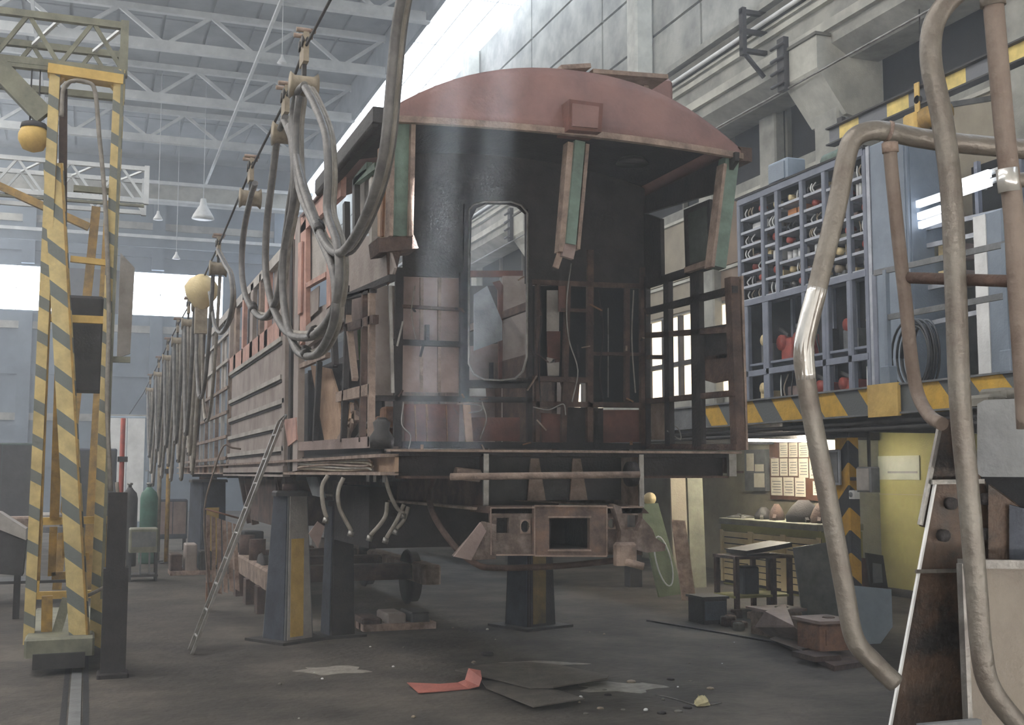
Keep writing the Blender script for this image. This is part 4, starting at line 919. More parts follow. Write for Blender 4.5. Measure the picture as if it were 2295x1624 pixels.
for b in range(6):
    y1, y0 = posts[b]-.05, posts[b+1]+.05; n = len(plan[b]); dz = (ztop-.1-zmid-.1)/n
    for j in range(n):
        z = zmid+.12+dz*(n-1-j)
        MB().box((XK, y0, z-.045), (XK+.5, y1, z-.005)).build('shelf', rackl, rk)
        kd = plan[b][j]; cells = 2 if kd in ('coil','wires') and y1-y0 > .45 else 1
        for c_ in range(cells): module(y0+(y1-y0)*c_/cells, y0+(y1-y0)*(c_+1)/cells, z, z+dz-.07, kd if c_ == 0 else random.choice(('coil','wires')))
low = [yk(1676,760), yk(1722,760), yk(1850,760), yk(1908,760), yk(1966,760)]
for y in low: MB().cbox((XK-.03, y-.05, zbot), (XK+.05, y+.05, zmid), .01).build('post', rackm, rk)
for b in range(4):
    y1, y0 = low[b]-.05, low[b+1]+.05
    for (za, zb) in ((zmid-.95, zmid-.02), (zmid-1.62, zmid-1.17), (zbot+.14, zmid-1.77)):
        if zb-za < .15: continue
        MB().box((XK, y0, za-.035), (XK+.5, y1, za)).build('shelf', rackm, rk); n = max(1, int((y1-y0)/.42))
        for c_ in range(n): module(y0+(y1-y0)*c_/n, y0+(y1-y0)*(c_+1)/n, za, min(zb, za+.62), random.choice(('red','red','coil','wires') if b in (1,2) else ('coil','wires','white')))
# things on top of the rack
p = pX(XK+.1,1748,398); jb = thing('junction_box', 'pale blue junction box standing on the rack top', 'box', V(p.x+.1, p.y, ztop+.05))
MB().cbox(V(p.x-.05, p.y-.27, ztop+.05), V(p.x+.3, p.y+.27, ztop+.42), .02).build('case', bluesheet, jb); MB().box(V(p.x-.07, p.y-.22, ztop+.1), V(p.x-.05, p.y+.22, ztop+.37)).build('cover', cabm, jb)
p = pX(XK+.1,1862,345); gc = thing('green_cylinder', 'pale green cylinder lying on the rack top', 'cylinder', V(p.x+.1, p.y, ztop+.05))
MB().lathe((p.x+.1, p.y-.35, ztop+.15), [(.06,0),(.1,.05),(.1,.6),(.06,.68)], 14, 'y').build('body', greenp, gc); MB().tube([(p.x+.1, p.y-.55, ztop+.15), (p.x+.1, p.y-.35, ztop+.15)], .03, 8).build('neck', barest, gc)
MB().box((p.x-.02, p.y-.3, ztop+.05), (p.x+.22, p.y+.6, ztop+.08)).build('cradle', rackl, gc)
# tall cabinet at the end of the rack
yc1, yc0 = posts[-1]-.06, pX(XK,2034,480).y
cb = thing('tall_cabinet', 'tall blue grey steel cabinet at the end of the rack', 'cabinet', (XK+.4, (yc0+yc1)/2, ZD))
MB().cbox((XK, yc0, ZD), (XK+.75, yc1, ztop+.02), .015).build('body', cabm, cb); MB().box((XK-.015, yc0+.03, ZD+.1), (XK, yc1-.1, ztop-.08)).build('side_panel', cabm, cb)
MB().box((XK-.02, yc1-.07, ZD), (XK+.02, yc1, ztop+.02)).build('corner_angle', rackl, cb); MB().box((XK+.05, yc0-.015, ZD+.1), (XK+.7, yc0, ztop-.08)).build('door', cabm, cb)
# second bay beyond: white strips, frames, cabinet
r2 = thing('equipment_rack', 'second open rack with white metal strips behind the pipe railing', 'rack', (XK+.5, 11, ZD))
for x in (2068, 2190, 2290):
    y = pX(XK+.3,x,480).y; MB().box((XK+.3, y-.03, ZD), (XK+.36, y+.03, ztop-.6)).build('post', rackm, r2)
for yy in (545, 505, 640, 720): MB().bar(pX(XK+.3,2062,yy+10), pX(XK+.3,2300,yy-45), .05, .06).build('cross_rail', rackl, r2)
for k in range(10):
    p = pX(XK+.4, 2066+22*(k % 5), 560+60*(k//5)); MB().cbox(p+V(0,-.07,-.12), p+V(.2,.07,.08), .01).build('terminal_block', (darksteel, oliveg, cream, greysteel, pinkp)[k % 5], r2)
MB().box((XK+1.0, 8.2, ZD), (XK+1.03, 12.2, ztop-.4)).build('dark_back_sheet', dark, r2)
for k, ((x0,y0),(x1,y1),lab) in enumerate((((2150,412),(2218,388),'topmost white metal strip behind the middle pipe'), ((2150,432),(2220,408),'second white metal strip behind the middle pipe'), ((2057,458),(2110,440),'white metal strip beside the tall cabinet, upper one'), ((2060,485),(2110,468),'white metal strip beside the tall cabinet, middle one'), ((2062,505),(2112,488),'white metal strip beside the tall cabinet, lower one'))):
    a, b = pX(XK+.15,x0,y0), pX(XK+.15,x1,y1); t = thing('white_strip', lab, 'lamp', (a+b)/2, 'white metal strips')
    MB().bar(a, b, .06, .09).build('glowing_face', strip_em, t); MB().bar(a+V(.06,0,.03), b+V(.06,-.1,.03), .06, .05).build('fitting', white, t)  # no real lamp: reflected brightness is put in as a weak glow
    MB().bar((a+b)/2+V(.05,0,0), V(XK+.33, ((a+b)/2).y, ((a+b)/2).z), .03, .03).build('bracket', greysteel, t)
y0, y1 = pX(XK-.1,2250,600).y, pX(XK-.1,2184,600).y
c2 = thing('short_cabinet', 'white-fronted grey cabinet behind the pipe railing on the right', 'cabinet', (XK+.2, (y0+y1)/2, ZD))
MB().cbox((XK-.1, y0, ZD), (XK+.5, y1, pX(XK-.1,2200,478).z), .02).build('body', cabm, c2); MB().box((XK-.115, y0+.25, ZD+.05), (XK-.1, y1-.02, pX(XK-.1,2200,482).z)).build('white_panel', white, c2)
for z in (.5, .9): MB().lathe((XK+.1, y0, ZD+z), [(.05,-.05),(.05,0)], 10, 'y').build('knob', blackr, c2)
# black cable coil on the deck
p = pX(9.0,2055,865); ck = thing('cable_coil', 'coil of shiny black cable lying on the platform behind the bent pipe', 'cable', V(p.x, p.y, ZD))
for k in range(9):
    R = .42-.025*(k % 4); c = V(p.x+.03*(k % 3), p.y, ZD+.44); tl = .25+.06*k
    MB().tube([c+V(math.sin(tl)*R*.5*math.cos(a)+.02*k-.08, R*math.cos(a)*.95, R*math.sin(a)) for a in [2*math.pi*j/28 for j in range(29)]], .016, 6).build('turn', blackr, ck)
# green cable coil hanging above
p = pX(11.2,2072,365); hc = thing('hanging_coil', 'loose coil of grey cable hanging high beside the tall cabinet', 'cable', p)
for k in range(3): MB().tube([p+V(.03*k, .28*math.cos(a), .3*math.sin(a)) for a in [2*math.pi*j/24 for j in range(25)]], .02, 6).build('turn', oliveg, hc)
MB().tube([p+V(0,0,.3), V(11.2, p.y, 8.62)], .01, 5).build('tie', darksteel, hc)

# monorail with hazard squares and yellow hoist
XMn = 9.0; zt = 1.88+1.0838*.458*XMn
mn = thing('monorail_beam', 'steel monorail beam with painted yellow squares above the racks', 'beam', (XMn, 10, zt-.2))
ye = pX(XMn,1860,300).y
MB().box((XMn-.01, 4, zt-.2), (XMn+.01, ye, zt)).build('web', hz_sq, mn)
for z in (zt-.215, zt): MB().box((XMn-.07, 4, z), (XMn+.07, ye, z+.02)).build('flange', darksteel, mn)
MB().box((XMn-.03, ye-.3, zt+.02), (XMn+.03, ye-.2, zt+.1)).build('clamp', darksteel, mn)
for y in (6.0, ye-.25): MB().bar((XMn, y, zt+.05), (WX-.05, y, zt+.75), .07, .07).build('hanger', greysteel, mn)
p = pX(XMn,2085,240); hs_ = thing('electric_hoist', 'yellow electric hoist hanging on the monorail', 'hoist', V(p.x, p.y, zt-.62))
MB().lathe((XMn, p.y-.28, zt-.38), [(.08,0),(.13,.04),(.13,.36),(.08,.42)], 14, 'y').build('drum', yellow_d, hs_); MB().cbox((XMn-.12, p.y+.12, zt-.55), (XMn+.1, p.y+.36, zt-.28), .03).build('motor', yellow, hs_)
for dy in (-.12, .12): MB().box((XMn-.09, p.y+dy-.04, zt-.3), (XMn-.075, p.y+dy+.04, zt+.05)).build('side_plate', yellow, hs_); MB().lathe((XMn-.09, p.y+dy, zt-.15), [(.05,0),(.05,.04)], 12, 'x').build('wheel', darksteel, hs_)
MB().tube([(XMn, p.y, zt-.5), (XMn, p.y, zt-.75)], .012, 6).build('chain', darksteel, hs_)

# ================================================================== UNDER THE PLATFORM
pw = struct(MB().box((11.75, 4, 0), (11.95, 15.75, 2.6)), 'wall_partition', olive)
MB().box((11.72, 4, 0), (11.75, 15.75, .12)).build('skirting', soot, pw); MB().box((11.735, 4, 1.55), (11.75, 15.7, 1.56)).build('paint_line', beigep, pw)
pw2 = struct(MB().box((11.75, 15.75, 0), (11.95, 34, 2.6)), 'wall_under_platform', M('grimy_wall', (150,144,124), (124,118,100), scale=1.4))
nb = thing('notice_board', 'brown notice board covered with paper sheets under the lamp', 'board', (11.7, 17.2, 1.4))
y0, y1 = pX(11.7,1880,1050).y, pX(11.7,1725,1050).y
MB().box((11.7, y0, pX(11.7,1727,1118).z), (11.74, y1, 2.5)).build('backing', board, nb)
def sheet(par, x0, y0, x1, y1, n='paper_sheet', mt=None, lines=True):
    a, b = pX(11.69,x0,y0), pX(11.69,x1,y1); s = MB().box((11.685, b.y, b.z), (11.69, a.y, a.z)).build(n, mt or paper, par)
    if lines:
        m = MB(); hh = a.z-b.z
        for k in range(5): m.box((11.683, b.y+(a.y-b.y)*.12, b.z+hh*(.15+.15*k)), (11.685, b.y+(a.y-b.y)*(.88-.1*(k % 2)), b.z+hh*(.15+.15*k)+hh*.04))
        m.build('printed_lines', greysteel, s)
for r in ((1747,992,1766,1024),(1768,992,1788,1024),(1790,992,1812,1024),(1728,1027,1746,1066),(1748,1027,1766,1066),(1768,1027,1788,1066),(1790,1027,1812,1070),(1814,1027,1842,1072),(1728,1069,1754,1110),(1756,1069,1780,1111),(1782,1070,1806,1113),(1822,1078,1850,1110)): sheet(nb, *r)
sheet(nb, 1814, 1000, 1832, 1024, 'red_poster', redp, False)
wf = thing('wall_cabinet', 'pale glazed wall cabinet with papers left of the notice board', 'cabinet', pX(11.7,1692,1100))
a, b = pX(11.65,1668,1008), pX(11.65,1716,1100); MB().box((11.65, b.y, b.z), (11.75, a.y, a.z)).build('case', greysteel, wf)
for x0, y0_, x1, y1_ in ((1673,1016,1690,1055),(1692,1040,1712,1056),(1690,1060,1714,1092)):
    a, b = pX(11.64,x0,y0_), pX(11.64,x1,y1_); MB().box((11.635, b.y, b.z), (11.64, a.y, a.z)).build('paper_sheet', paper, wf)
wbd = thing('white_notice', 'pale notice sheet on the olive yellow wall', 'notice', pX(11.74,2010,1075)); a, b = pX(11.74,1962,1022), pX(11.74,2062,1075)
MB().box((11.735, b.y, b.z), (11.745, a.y, a.z)).build('sheet', M('faded_notice', (168,172,160), (150,154,142)), wbd); MB().box((11.73, b.y+.05, b.z+.1), (11.735, a.y-.3, b.z+.13)).build('printed_line', greysteel, wbd)
# fluorescent lamp
a, b = pX(10.3,1670,982), pX(10.3,1821,983)
fl = thing('fluorescent_lamp', 'glowing fluorescent tube lamp hung under the platform over the bench', 'lamp', (a+b)/2)
MB().tube([a, b], .05, 12).build('tube', tube_em, fl); MB().box((10.24, b.y-.05, a.z+.06), (10.36, a.y+.05, a.z+.1)).build('housing', white, fl)
for y in (a.y, b.y): MB().box((10.28, y-.03, a.z-.03), (10.32, y+.03, 2.7)).build('holder', white, fl)
for k, (x0, x1) in enumerate(((1512,1548),(1575,1608))):
    a, b = pX(10.3,x0,976), pX(10.3,x1,976); t = thing('fluorescent_lamp', 'small distant fluorescent tube seen under the platform, %s' % ('left one','right one')[k], 'lamp', (a+b)/2, 'distant tubes')
    MB().tube([a, b], .02, 8).build('tube', EM('dim_tube%d' % k, (255,244,214), 9), t); MB().box((10.27, b.y, a.z+.04), (10.33, a.y, a.z+.08)).build('housing', white, t)
    MB().box((10.29, (a.y+b.y)/2-.02, a.z+.06), (10.31, (a.y+b.y)/2+.02, 2.7)).build('holder', white, t)
# workbench with cream slatted front
yb0, yb1 = pX(10.3,1838,1180).y, pX(10.3,1617,1180).y
bn = thing('workbench', 'olive workbench with a cream slatted front below the notice board', 'workbench', (10.8, (yb0+yb1)/2, 0))
MB().cbox((10.25, yb0, 1.02), (11.08, yb1, 1.12), .01).build('bench_top', oliveg, bn); MB().box((10.32, yb0, 0), (11.05, yb1, 1.0)).build('carcass', olive, bn)
MB().box((10.312, yb0, .03), (10.32, yb1, .9)).build('dark_backing', soot, bn)
MB().box((10.29, yb0, .9), (10.32, yb1, 1.02)).build('apron', olive, bn)
for k in range(4):
    y = yb0+(yb1-yb0)*k/3; MB().box((10.27, max(y-.07, yb0), .05), (10.31, min(y+.07, yb1), .92)).build('stile', cream, bn)
for k in range(3):
    for j in range(8):
        MB().box((10.285, yb0+(yb1-yb0)*k/3+.07, .08+j*.104), (10.31, yb0+(yb1-yb0)*(k+1)/3-.07, .165+j*.104)).build('slat', cream, bn)
for k, (x, mt, sx, h, lab) in enumerate(((1655,barest,.5,.05,'flat bright tin tray on the left end of the workbench'), (1705,darksteel,.3,.2,'dark tangle of tools on the workbench'), (1735,rust,.25,.26,'rusty bracket lying on the workbench'), (1795,soot,.55,.34,'black rubber bellows heaped on the workbench'), (1832,rust,.3,.3,'brown box at the right end of the workbench'))):
    c = pX(10.55,x,1150); t = thing('bench_item', lab, 'tool', V(10.6, c.y, 1.12), 'things on the workbench')
    MB().lathe((10.6, c.y, 1.12), [(sx*.5,0),(sx*.52,h*.3),(sx*.35,h*.7),(sx*.15,h)], 9).build('body', mt, t)
    MB().bar((10.45, c.y-sx*.6, 1.14), (10.7, c.y+sx*.5, 1.12+h*.8), .05, .05).build('arm', mt if k != 1 else barest, t)
# hazard column and what hangs on it
p = pX(8.5,1906,1370); hcx, hcy = 8.5, p.y
hcl = thing('platform_column', 'steel column with yellow and black chevrons carrying the platform', 'column', (hcx, hcy, 0))
MB().cbox((hcx-.07, hcy-.13, 0), (hcx+.09, hcy+.13, 2.4), .015).build('shaft', hz_col, hcl); MB().box((hcx-.15, hcy-.25, 2.3), (hcx+.15, hcy+.25, 2.42)).build('cap', soot, hcl); MB().box((hcx-.15, hcy-.2, 0), (hcx+.15, hcy+.2, .03)).build('base_plate', soot, hcl)
p = pX(8.38,1872,1045); t = thing('wall_mirror', 'grey framed panel hung left of the chevron column', 'panel', p-V(0,0,.25))
MB().cbox(p+V(-.02,-.1,-.22), p+V(.02,.12,.2), .01).build('frame', rackl, t); MB().box(p+V(-.03,-.08,-.19), p+V(-.02,.1,.17)).build('panel', greysteel, t); MB().bar(p+V(.0,-.05,.0), V(hcx-.02, hcy+.05, p.z), .04, .04).build('bracket', soot, t)
p = pX(8.4,1943,1073); t = thing('switch_box', 'grey electrical switch box right of the chevron column', 'switch box', p-V(0,0,.15))
MB().cbox(p+V(-.06,-.14,-.15), p+V(.08,.12,.14), .015).build('case', greysteel, t); MB().box(p+V(-.07,-.12,-.13), p+V(-.06,.1,.12)).build('lid', sidelight, t); MB().tube([p+V(0,-.05,.14), V(p.x, p.y-.05, 2.38)], .02, 8).build('conduit', darksteel, t); MB().bar(p, V(hcx, hcy, p.z), .05, .04).build('bracket', soot, t)
p = pX(8.4,1914,1108); t = thing('small_meter', 'small white meter below the switch box on the chevron column', 'meter', p-V(0,0,.05))
MB().cbox(p+V(-.04,-.05,-.05), p+V(.05,.05,.05), .01).build('case', white, t); MB().lathe(p+V(-.05,0,0), [(.03,0),(.03,.012)], 12, 'x').build('dial', greysteel, t)

# floor things on the right
def lean(nm, lab, cat, Y, pix, mt, t=.03, dy=.0, group=None):
    q = [pY(Y, *p) for p in pix]; lo = min(p.z for p in q); hi = max(p.z for p in q)
    q = [p+V(0, dy*(p.z-lo)/(hi-lo), 0) for p in q]
    root = thing(nm, lab, cat, V(sum(p.x for p in q)/len(q), Y, max(lo, 0)), group)
    MB().prism(q, (0,t,0)).build('sheet', mt, root); return root, q
r_, q = lean('door_leaf', 'greenish carriage door leaf with an oval recess leaning under the carriage end', 'door leaf', 16.0, [(1448,1130),(1492,1128),(1532,1330),(1478,1338)], M('dim_green', (128,140,112), (104,116,92)), .05, .25)
rim = [pY(15.97, 1494+17*math.cos(a)+math.sin(a)*-8, 1258-55*math.sin(a)) for a in [2*math.pi*k/24 for k in range(25)]]
MB().tube([p+V(0,.25*(p.z/1.4),0) for p in rim], .012, 6).build('oval_bead', steel_w, r_); MB().lathe(pY(16.0,1475,1118)+V(0,.28,0), [(.1,-.02),(.1,.02)], 14, 'y').build('top_disc', cream, r_)
o = pZ(0,1604,1398); t = thing('dark_crate', 'dark steel crate on the floor in front of the workbench', 'crate', o)
MB().cbox(o+V(-.17,0,0), o+V(.17,.4,.33), .01).build('body', soot, t); MB().box(o+V(-.19,-.02,.31), o+V(.19,.42,.34)).build('rim', darksteel, t); MB().box(o+V(-.15,-.012,.05), o+V(.15,0,.28)).build('front_panel', bluest, t)
tx0, tx1 = pZ(0,1632,1372), pZ(0,1800,1372); o = (tx0+tx1)/2
tb = thing('steel_trestle', 'rough steel trestle table with a plank top before the workbench', 'table', o); w2 = (tx1-tx0).length/2-.05
MB().box(o+V(-w2,0,.72), o+V(w2,.6,.76)).build('frame_top', rust, tb); MB().bar(o+V(-w2+.2,.3,.8), o+V(w2,.3,.9), .55, .06).build('plank_top', darksteel, tb)
for dx in (-w2+.04, w2*.35, w2-.04):
    for dy in (.04, .56): MB().bar(o+V(dx,dy,0), o+V(dx,dy,.72), .06, .06).build('leg', rust, tb)
MB().box(o+V(-w2,.02,.2), o+V(w2,.58,.23)).build('lower_shelf', olive, tb); MB().cbox(o+V(-w2+.25,.2,.23), o+V(-w2+.5,.5,.6), .02).build('shelf_box', bluest, tb)
lean('steel_sheet', 'plain grey steel sheet leaning right of the trestle table', 'sheet', 12.4, [(1788,1228),(1892,1212),(1900,1300),(1905,1382),(1800,1385)], greysteel, .02, .1)
lean('blue_panel', 'pale blue panel leaning at the foot of the chevron column', 'panel', 10.9, [(1908,1312),(2012,1322),(2006,1405),(1960,1460),(1912,1452)], bluesheet, .03, .12)
lean('brown_board', 'reddish brown board leaning on the olive wall', 'board', 13.9, [(1924,1250),(1956,1252),(1960,1378),(1926,1378)], rust_r, .03, .15)
r_, q = lean('radiator_panel', 'dark framed radiator panel leaning beside the brown board', 'panel', 13.6, [(1958,1240),(1994,1246),(2000,1382),(1962,1385)], soot, .05, .15)
MB().prism([pY(13.58,*p)+V(0,.1,0) for p in ((1966,1262),(1986,1265),(1990,1320),(1968,1322))], (0,.01,0)).build('grille', greysteel, r_)
for k in range(2):
    x = 1508+k*38; lean('locker_sheet', ('tall grimy sheet standing behind the door leaf', 'second grimy sheet standing beside the dark post')[k], 'sheet', 17.2, [(x,1050),(x+34,1052),(x+38,1322),(x+4,1322)], (beigep, oliveg)[k], .04, .1)
lean('wooden_pallet_board', 'short weathered board leaning behind the door leaf', 'board', 15.5, [(1520,1165),(1550,1168),(1560,1345),(1530,1345)], woodslat, .03, .2)
# scrap pile: castings and blocks
def casting(o, sx, sy, h, mt, lab, hole=True):
    t = thing('scrap_casting', lab, 'scrap', o, 'scrap castings on the right')
    MB().cbox(o+V(-sx,0,0), o+V(sx,sy,h), .03).build('block', mt, t); MB().box(o+V(-sx-.03,-.03,h), o+V(sx+.03,sy+.03,h+.03)).build('top_plate', pinkp, t)
    if hole: MB().lathe(o+V(sx*.3,sy*.5,h+.03), [(sx*.35,0),(sx*.3,.012)], 14).build('boss', rust, t)
    MB().box(o+V(-sx+.05,-.015,.06), o+V(sx-.05,0,h-.06)).build('face_panel', mt, t)
o = pZ(0,1880,1496); sl = thing('steel_slab', 'flat steel slab on the floor under the scrap castings', 'slab', o)
MB().prism([pZ(0,*p) for p in ((1740,1440),(1800,1432),(1955,1470),(1958,1490),(1870,1504))], (0,0,.05)).build('plate', rust, sl); MB().box(o+V(-.2,.1,.05), o+V(.1,.5,.1)).build('packing', rust, sl)
casting(pZ(0,1885,1482)+V(0,.05,.1), .19, .45, .27, rust_o, 'reddish casting block with a plate top behind the bent pipe foot')
casting(pZ(0,1790,1432)+V(0,.25,0), .24, .4, .28, rust_l, 'pale rusty casting left of the reddish block')
t = thing('bent_sheet_scrap', 'folded pinkish sheet metal scrap lying before the castings', 'scrap', pZ(0,1750,1420))
MB().sheet([[pZ(.32,1715,1372), pZ(.35,1760,1355)], [pZ(.12,1692,1405), pZ(.3,1780,1405)], [pZ(.02,1735,1432), pZ(.03,1830,1445)]], (0,.0,.012)).build('sheet', pinkp, t)
t = thing('flat_sheet_scrap', 'grey flat strip of scrap lying in front of the castings', 'scrap', pZ(0,1790,1450))
MB().prism([pZ(.06,*p) for p in ((1725,1432),(1760,1420),(1835,1448),(1798,1458))], (0,0,.01)).build('sheet', sidegrey, t); MB().prism([pZ(0,*p) for p in ((1740,1440),(1760,1432),(1790,1448),(1770,1455))], (0,0,.06)).build('packing', soot, t)
for k in range(10):
    o = pZ(0, 1630+random.random()*70, 1385+random.random()*30); t = tag(MB().cbox(o+V(-.07,0,0), o+V(.07*random.uniform(.5,1.5),.12,random.uniform(.04,.12)), .015).build('rubble_lump', (rust, conc_d, rust_l)[k % 3]), 'small lump of rubble between the dark crate and the castings', 'rubble', 'rubble lumps')

# floor scraps in the middle
t = thing('steel_offcut', 'large warped steel sheet lying on the floor, upper of two', 'sheet', pZ(0,1200,1530))
P1 = [(1020,1500),(1080,1488),(1180,1482),(1250,1488),(1365,1512)]; P2 = [(1035,1503),(1110,1520),(1190,1540),(1240,1538),(1360,1518)]
hz1 = (.07,.03,.02,.03,.06); hz2 = (.06,.05,.035,.05,.07)
MB().sheet([[pZ(h,*p) for p, h in zip(P1,hz1)], [pZ(h,*p) for p, h in zip(P2,hz2)]], (0,0,-.012)).build('sheet', ofcut, t); MB().prism([pZ(0,*p) for p in ((1150,1505),(1180,1505),(1180,1525),(1150,1525))], (0,0,.02)).build('packing', soot, t)
t = thing('steel_offcut', 'lower warped steel sheet sticking out under the larger one', 'sheet', pZ(0,1180,1565))
P1 = [(1080,1525),(1130,1522),(1190,1535),(1250,1545)]; P2 = [(1090,1540),(1140,1560),(1195,1582),(1310,1564)]
MB().sheet([[pZ(.012,*p) for p in P1], [pZ(h,*p) for p, h in zip(P2,(.03,.045,.05,.06))]], (0,0,-.01)).build('sheet', ofcut, t)
t = thing('red_strip', 'curled red painted metal strip lying on the floor', 'strip', pZ(0,1000,1545)); rd = M('faded_red_strip', (190,116,104), (160,96,88), rough=.55)
MB().sheet([[pZ(h,*p) for p, h in zip(((912,1530),(985,1533),(1026,1530),(1042,1524),(1046,1510),(1050,1498)),(.03,.012,.012,.04,.09,.13))], [pZ(h,*p) for p, h in zip(((938,1553),(1000,1549),(1050,1544),(1074,1538),(1080,1521),(1077,1503)),(.012,.006,.006,.03,.09,.13))]], (0,0,.006)).build('strip', rd, t)
t = thing('crumpled_paper', 'crumpled cream paper scrap on the floor at the right', 'paper', pZ(0,1573,1580)); m = MB(); o = pZ(0,1573,1582)
m.lathe(o, [(.05,0),(.07,.025),(.05,.05),(.02,.075)], 9); m.v = [v+V(random.uniform(-.022,.022), random.uniform(-.02,.02), random.uniform(0,.02)) for v in m.v]; m.sm = [False]*len(m.sm); m.build('wad', paper_y, t)
MB().tube(catmull([o+V(.05,0,.01), o+V(.12,.02,.004), o+V(.2,.03,.01)], 4), .004, 5).build('string', barest, t)
single(MB().tube(catmull([pZ(.006,*p) for p in ((1470,1556),(1510,1565),(1560,1580))], 5), .005, 5), 'thin_wire', barest, 'thin pale wire lying beside the crumpled paper', 'wire')
single(MB().cbox(pZ(0,1083,1470), pZ(0,1100,1468)+V(.02,.06,.035), .01), 'dark_stone', soot, 'small dark lump on the floor behind the red strip', 'rubble')
for k in range(26):
    x, y = random.uniform(620,1750), random.uniform(1400,1610); o = pZ(0,x,y); s = random.uniform(.008,.022)
    m = MB().lathe(o, [(s,0),(s*1.1,s*.5),(s*.5,s)], 6); tag(m.build('grit_chip', (conc_l, white, conc_d, tan_m)[k % 4]), 'tiny chip of debris scattered on the dirty floor', 'debris', 'floor grit')
for k in range(14):
    o = pZ(0, random.uniform(1300,1620), random.uniform(1515,1605)); s = random.uniform(.02,.045)
    m = MB().lathe(o, [(s,0),(s*.9,s*.35),(s*.3,s*.5)], 7); tag(m.build('dirt_clod', (conc_d, tan_m, soot)[k % 3]), 'flat clod of dirt between the steel offcuts and the crumpled paper', 'debris', 'dirt clods')
single(MB().tube(catmull([pZ(.01,*p) for p in ((1450,1390),(1560,1408),(1700,1432),(1745,1440))], 5), .012, 6), 'floor_cable', blackr, 'black cable lying on the floor towards the scrap castings', 'cable')

for k, (x, y, rx, ry, lab) in enumerate(((745,1502,75,9,'pale dust spill on the floor left of the red strip'), (1210,1487,95,5,'pale dust spill behind the steel offcuts'), (1390,1540,90,12,'pale dust spill right of the steel offcuts'))):
    pts = [pZ(0, x+rx*(1+.25*math.sin(5*a+k)+.12*math.sin(11*a))*math.cos(a), y+ry*(1+.3*math.sin(4*a+2*k))*math.sin(a)) for a in [2*math.pi*j/22 for j in range(22)]]
    single(MB().prism(pts, (0,0,.004)), 'dust_spill', patch, lab, 'dust', 'dust spills')
# ================================================================== NEAR RIGHT: MACHINE AND PIPE RAILING
mc = thing('steel_machine', 'big grey and rusty steel machine frame in the right foreground', 'machine', (2.3, 2.6, 0))
YM = 2.5
def K_(mb, n, mt, par=None): return mb.build(n, mt, par or mc)
e0, e1 = pY(YM,2092,1083), pY(YM,1992,1624); fl_ = e0+(e1-e0)*(e0.z/(e0.z-e1.z))
K_(MB().prism([pY(YM+.02,*p) for p in ((2106,955),(2122,940),(2165,935),(2205,1100),(2140,1200),(2060,1178))], V(.03,.025,0)), 'rear_plate', plate_d)
K_(MB().prism([e0, pY(YM,2205,1078), pY(YM,2250,1260), V(pY(YM,2250,1624).x, YM, 0), fl_], V(.03,.025,0)), 'side_plate', plate_d)
K_(MB().bar(pY(YM+.005,2106,955), pY(YM+.005,2062,1176), .011, .01, (0,1,0)), 'bright_edge', barest); K_(MB().bar(e0+V(0,-.006,0), fl_+V(0,-.006,0), .006, .008, (0,1,0)), 'cut_edge', white)
K_(MB().bar(pY(YM-.008,2088,1080), pY(YM-.008,2205,1078), .006, .012), 'weld_seam', barest); K_(MB().bar(pY(YM-.008,2052,1280), pY(YM-.008,2150,1278), .005, .01), 'weld_seam', barest)
for x, y in ((2137,1128),(2120,1200),(2210,1196),(2215,1118)): K_(MB().lathe(pY(YM-.02,x,y), [(.016,0),(.016,.02)], 10, 'y'), 'bolt', soot)
VD = V(.62, .5, 0)
def quad(Y, x0, y0, x1, y1): return [pY(Y,x0,y0), pY(Y,x1,y0), pY(Y,x1,y1), pY(Y,x0,y1)]
K_(MB().prism([pY(YM-.1,*p) for p in ((2190,905),(2206,896),(2480,884),(2480,1070),(2200,1068),(2190,1060))], VD), 'grey_beam', greysteel)
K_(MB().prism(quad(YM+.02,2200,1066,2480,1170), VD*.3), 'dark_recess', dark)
K_(MB().prism([pY(YM-.03,*p) for p in ((2215,1085),(2300,1148),(2300,1262),(2215,1262))], VD*.05), 'lower_plate', plate_d)
K_(MB().prism([pY(YM-.04,*p) for p in ((2262,1130),(2480,1190),(2480,1270),(2262,1262))], VD*.05), 'lower_plate', bluest)
b0 = pY(YM-.12,2152,1262); b1 = pY(YM-.12,2480,1266)
K_(MB().prism([b0, b1, V(b1.x,b1.y,0), V(b0.x,b0.y,0)], VD), 'front_box', plate_b)
K_(MB().bar(b0+V(0,-.005,0), b1+V(0,-.005,0), .03, .022), 'bright_top_edge', barest)
K_(MB().bar(b0+V(0,-.004,0), V(b0.x+.01, b0.y-.004, 0), .014, .02, (0,1,0)), 'weld_bead', barest)
K_(MB().box(pY(YM-.2,2066,1615)+V(0,0,-.1), pY(YM-.2,2200,1612)+V(0,.02,0)), 'step_plate', greysteel)
for p in ((2240,895),(2270,880)): K_(MB().cbox(pY(YM-.05,*p)+V(-.03,0,-.015), pY(YM-.05,*p)+V(.03,.1,.015), .01), 'rubble_on_beam', conc_d)
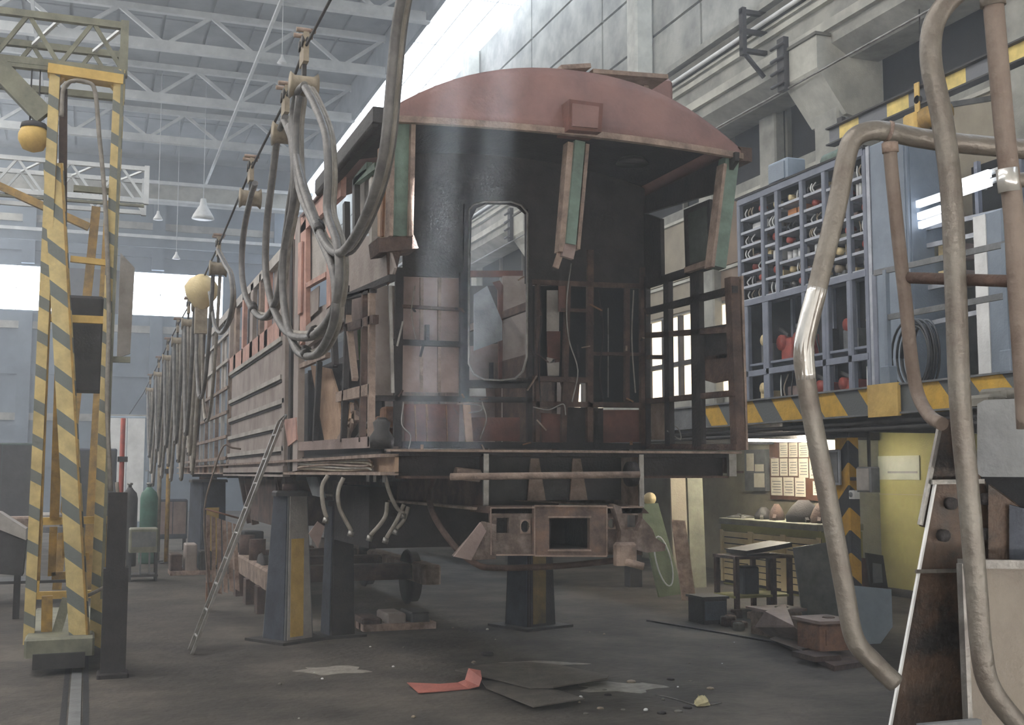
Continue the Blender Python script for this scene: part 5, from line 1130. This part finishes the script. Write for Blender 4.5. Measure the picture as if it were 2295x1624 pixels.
pr = thing('pipe_railing', 'bent welded pipe railing in the right foreground with shiny worn spots', 'railing', (1.9, 2.3, 0))
def pipe(pix, dep, r, mt, n='pipe', k=6):
    D = dep if isinstance(dep, (list, tuple)) else [dep]*len(pix)
    return MB().tube(catmull([pD(d_, *p) for p, d_ in zip(pix, D)], k), r, 14).build(n, mt, pr)
p1 = pipe([(2006,1530),(1960,1485),(1915,1430),(1893,1320),(1862,1150),(1825,960),(1806,850),(1802,775),(1832,645),(1876,460),(1897,352),(1912,312),(1945,294),(1985,294),(2060,309),(2160,322),(2420,345)], 2.75, .0235, pipe_m)
MB().tube(catmull([pD(2.75,*p) for p in ((1832,645),(1814,712),(1802,775),(1806,850))], 6), .0238, 14).build('polished_bend', polish, pr)
MB().tube([pD(2.75,1988,294), pD(2.75,1996,296)], .026, 14).build('weld_ring', rust_l, p1)
pipe([(2200,-60),(2150,-20),(2108,25),(2088,75),(2088,150),(2112,270),(2132,430),(2142,650),(2152,900),(2172,1120),(2187,1300),(2198,1440),(2215,1530),(2262,1600),(2330,1670)], 2.55, .0235, pipe_m)
p3 = pipe([(2222,-40),(2236,120),(2252,300),(2272,480),(2280,620),(2292,800),(2302,960)], 2.45, .021, pipe_r); MB().tube([pD(2.45,2223,-20), pD(2.45,2226,14)], .026, 14).build('socket', pipe_m, p3); MB().tube([pD(2.445,2256,378), pD(2.445,2262,430)], .0225, 12).build('polished_spot', polish, p3)
p4 = pipe([(1993,318),(2000,400),(2014,540),(2030,680),(2042,800),(2056,880),(2082,930),(2112,950)], [2.72]*6+[2.66,2.6], .0155, pipe_r)
MB().tube([pD(2.72,1994,320), pD(2.72,1996,342)], .019, 12).build('socket', rust_l, p4)
pipe([(2030,622),(2150,626),(2268,630)], [2.72,2.6,2.47], .0135, rust); pipe([(2262,405),(2420,395)], 2.45, .016, pipe_m)
cy_ = SC.cycles
cy_.max_bounces = 5; cy_.diffuse_bounces = 3; cy_.adaptive_threshold = 0.03; cy_.glossy_bounces = 2; cy_.transmission_bounces = 2; cy_.volume_bounces = 1
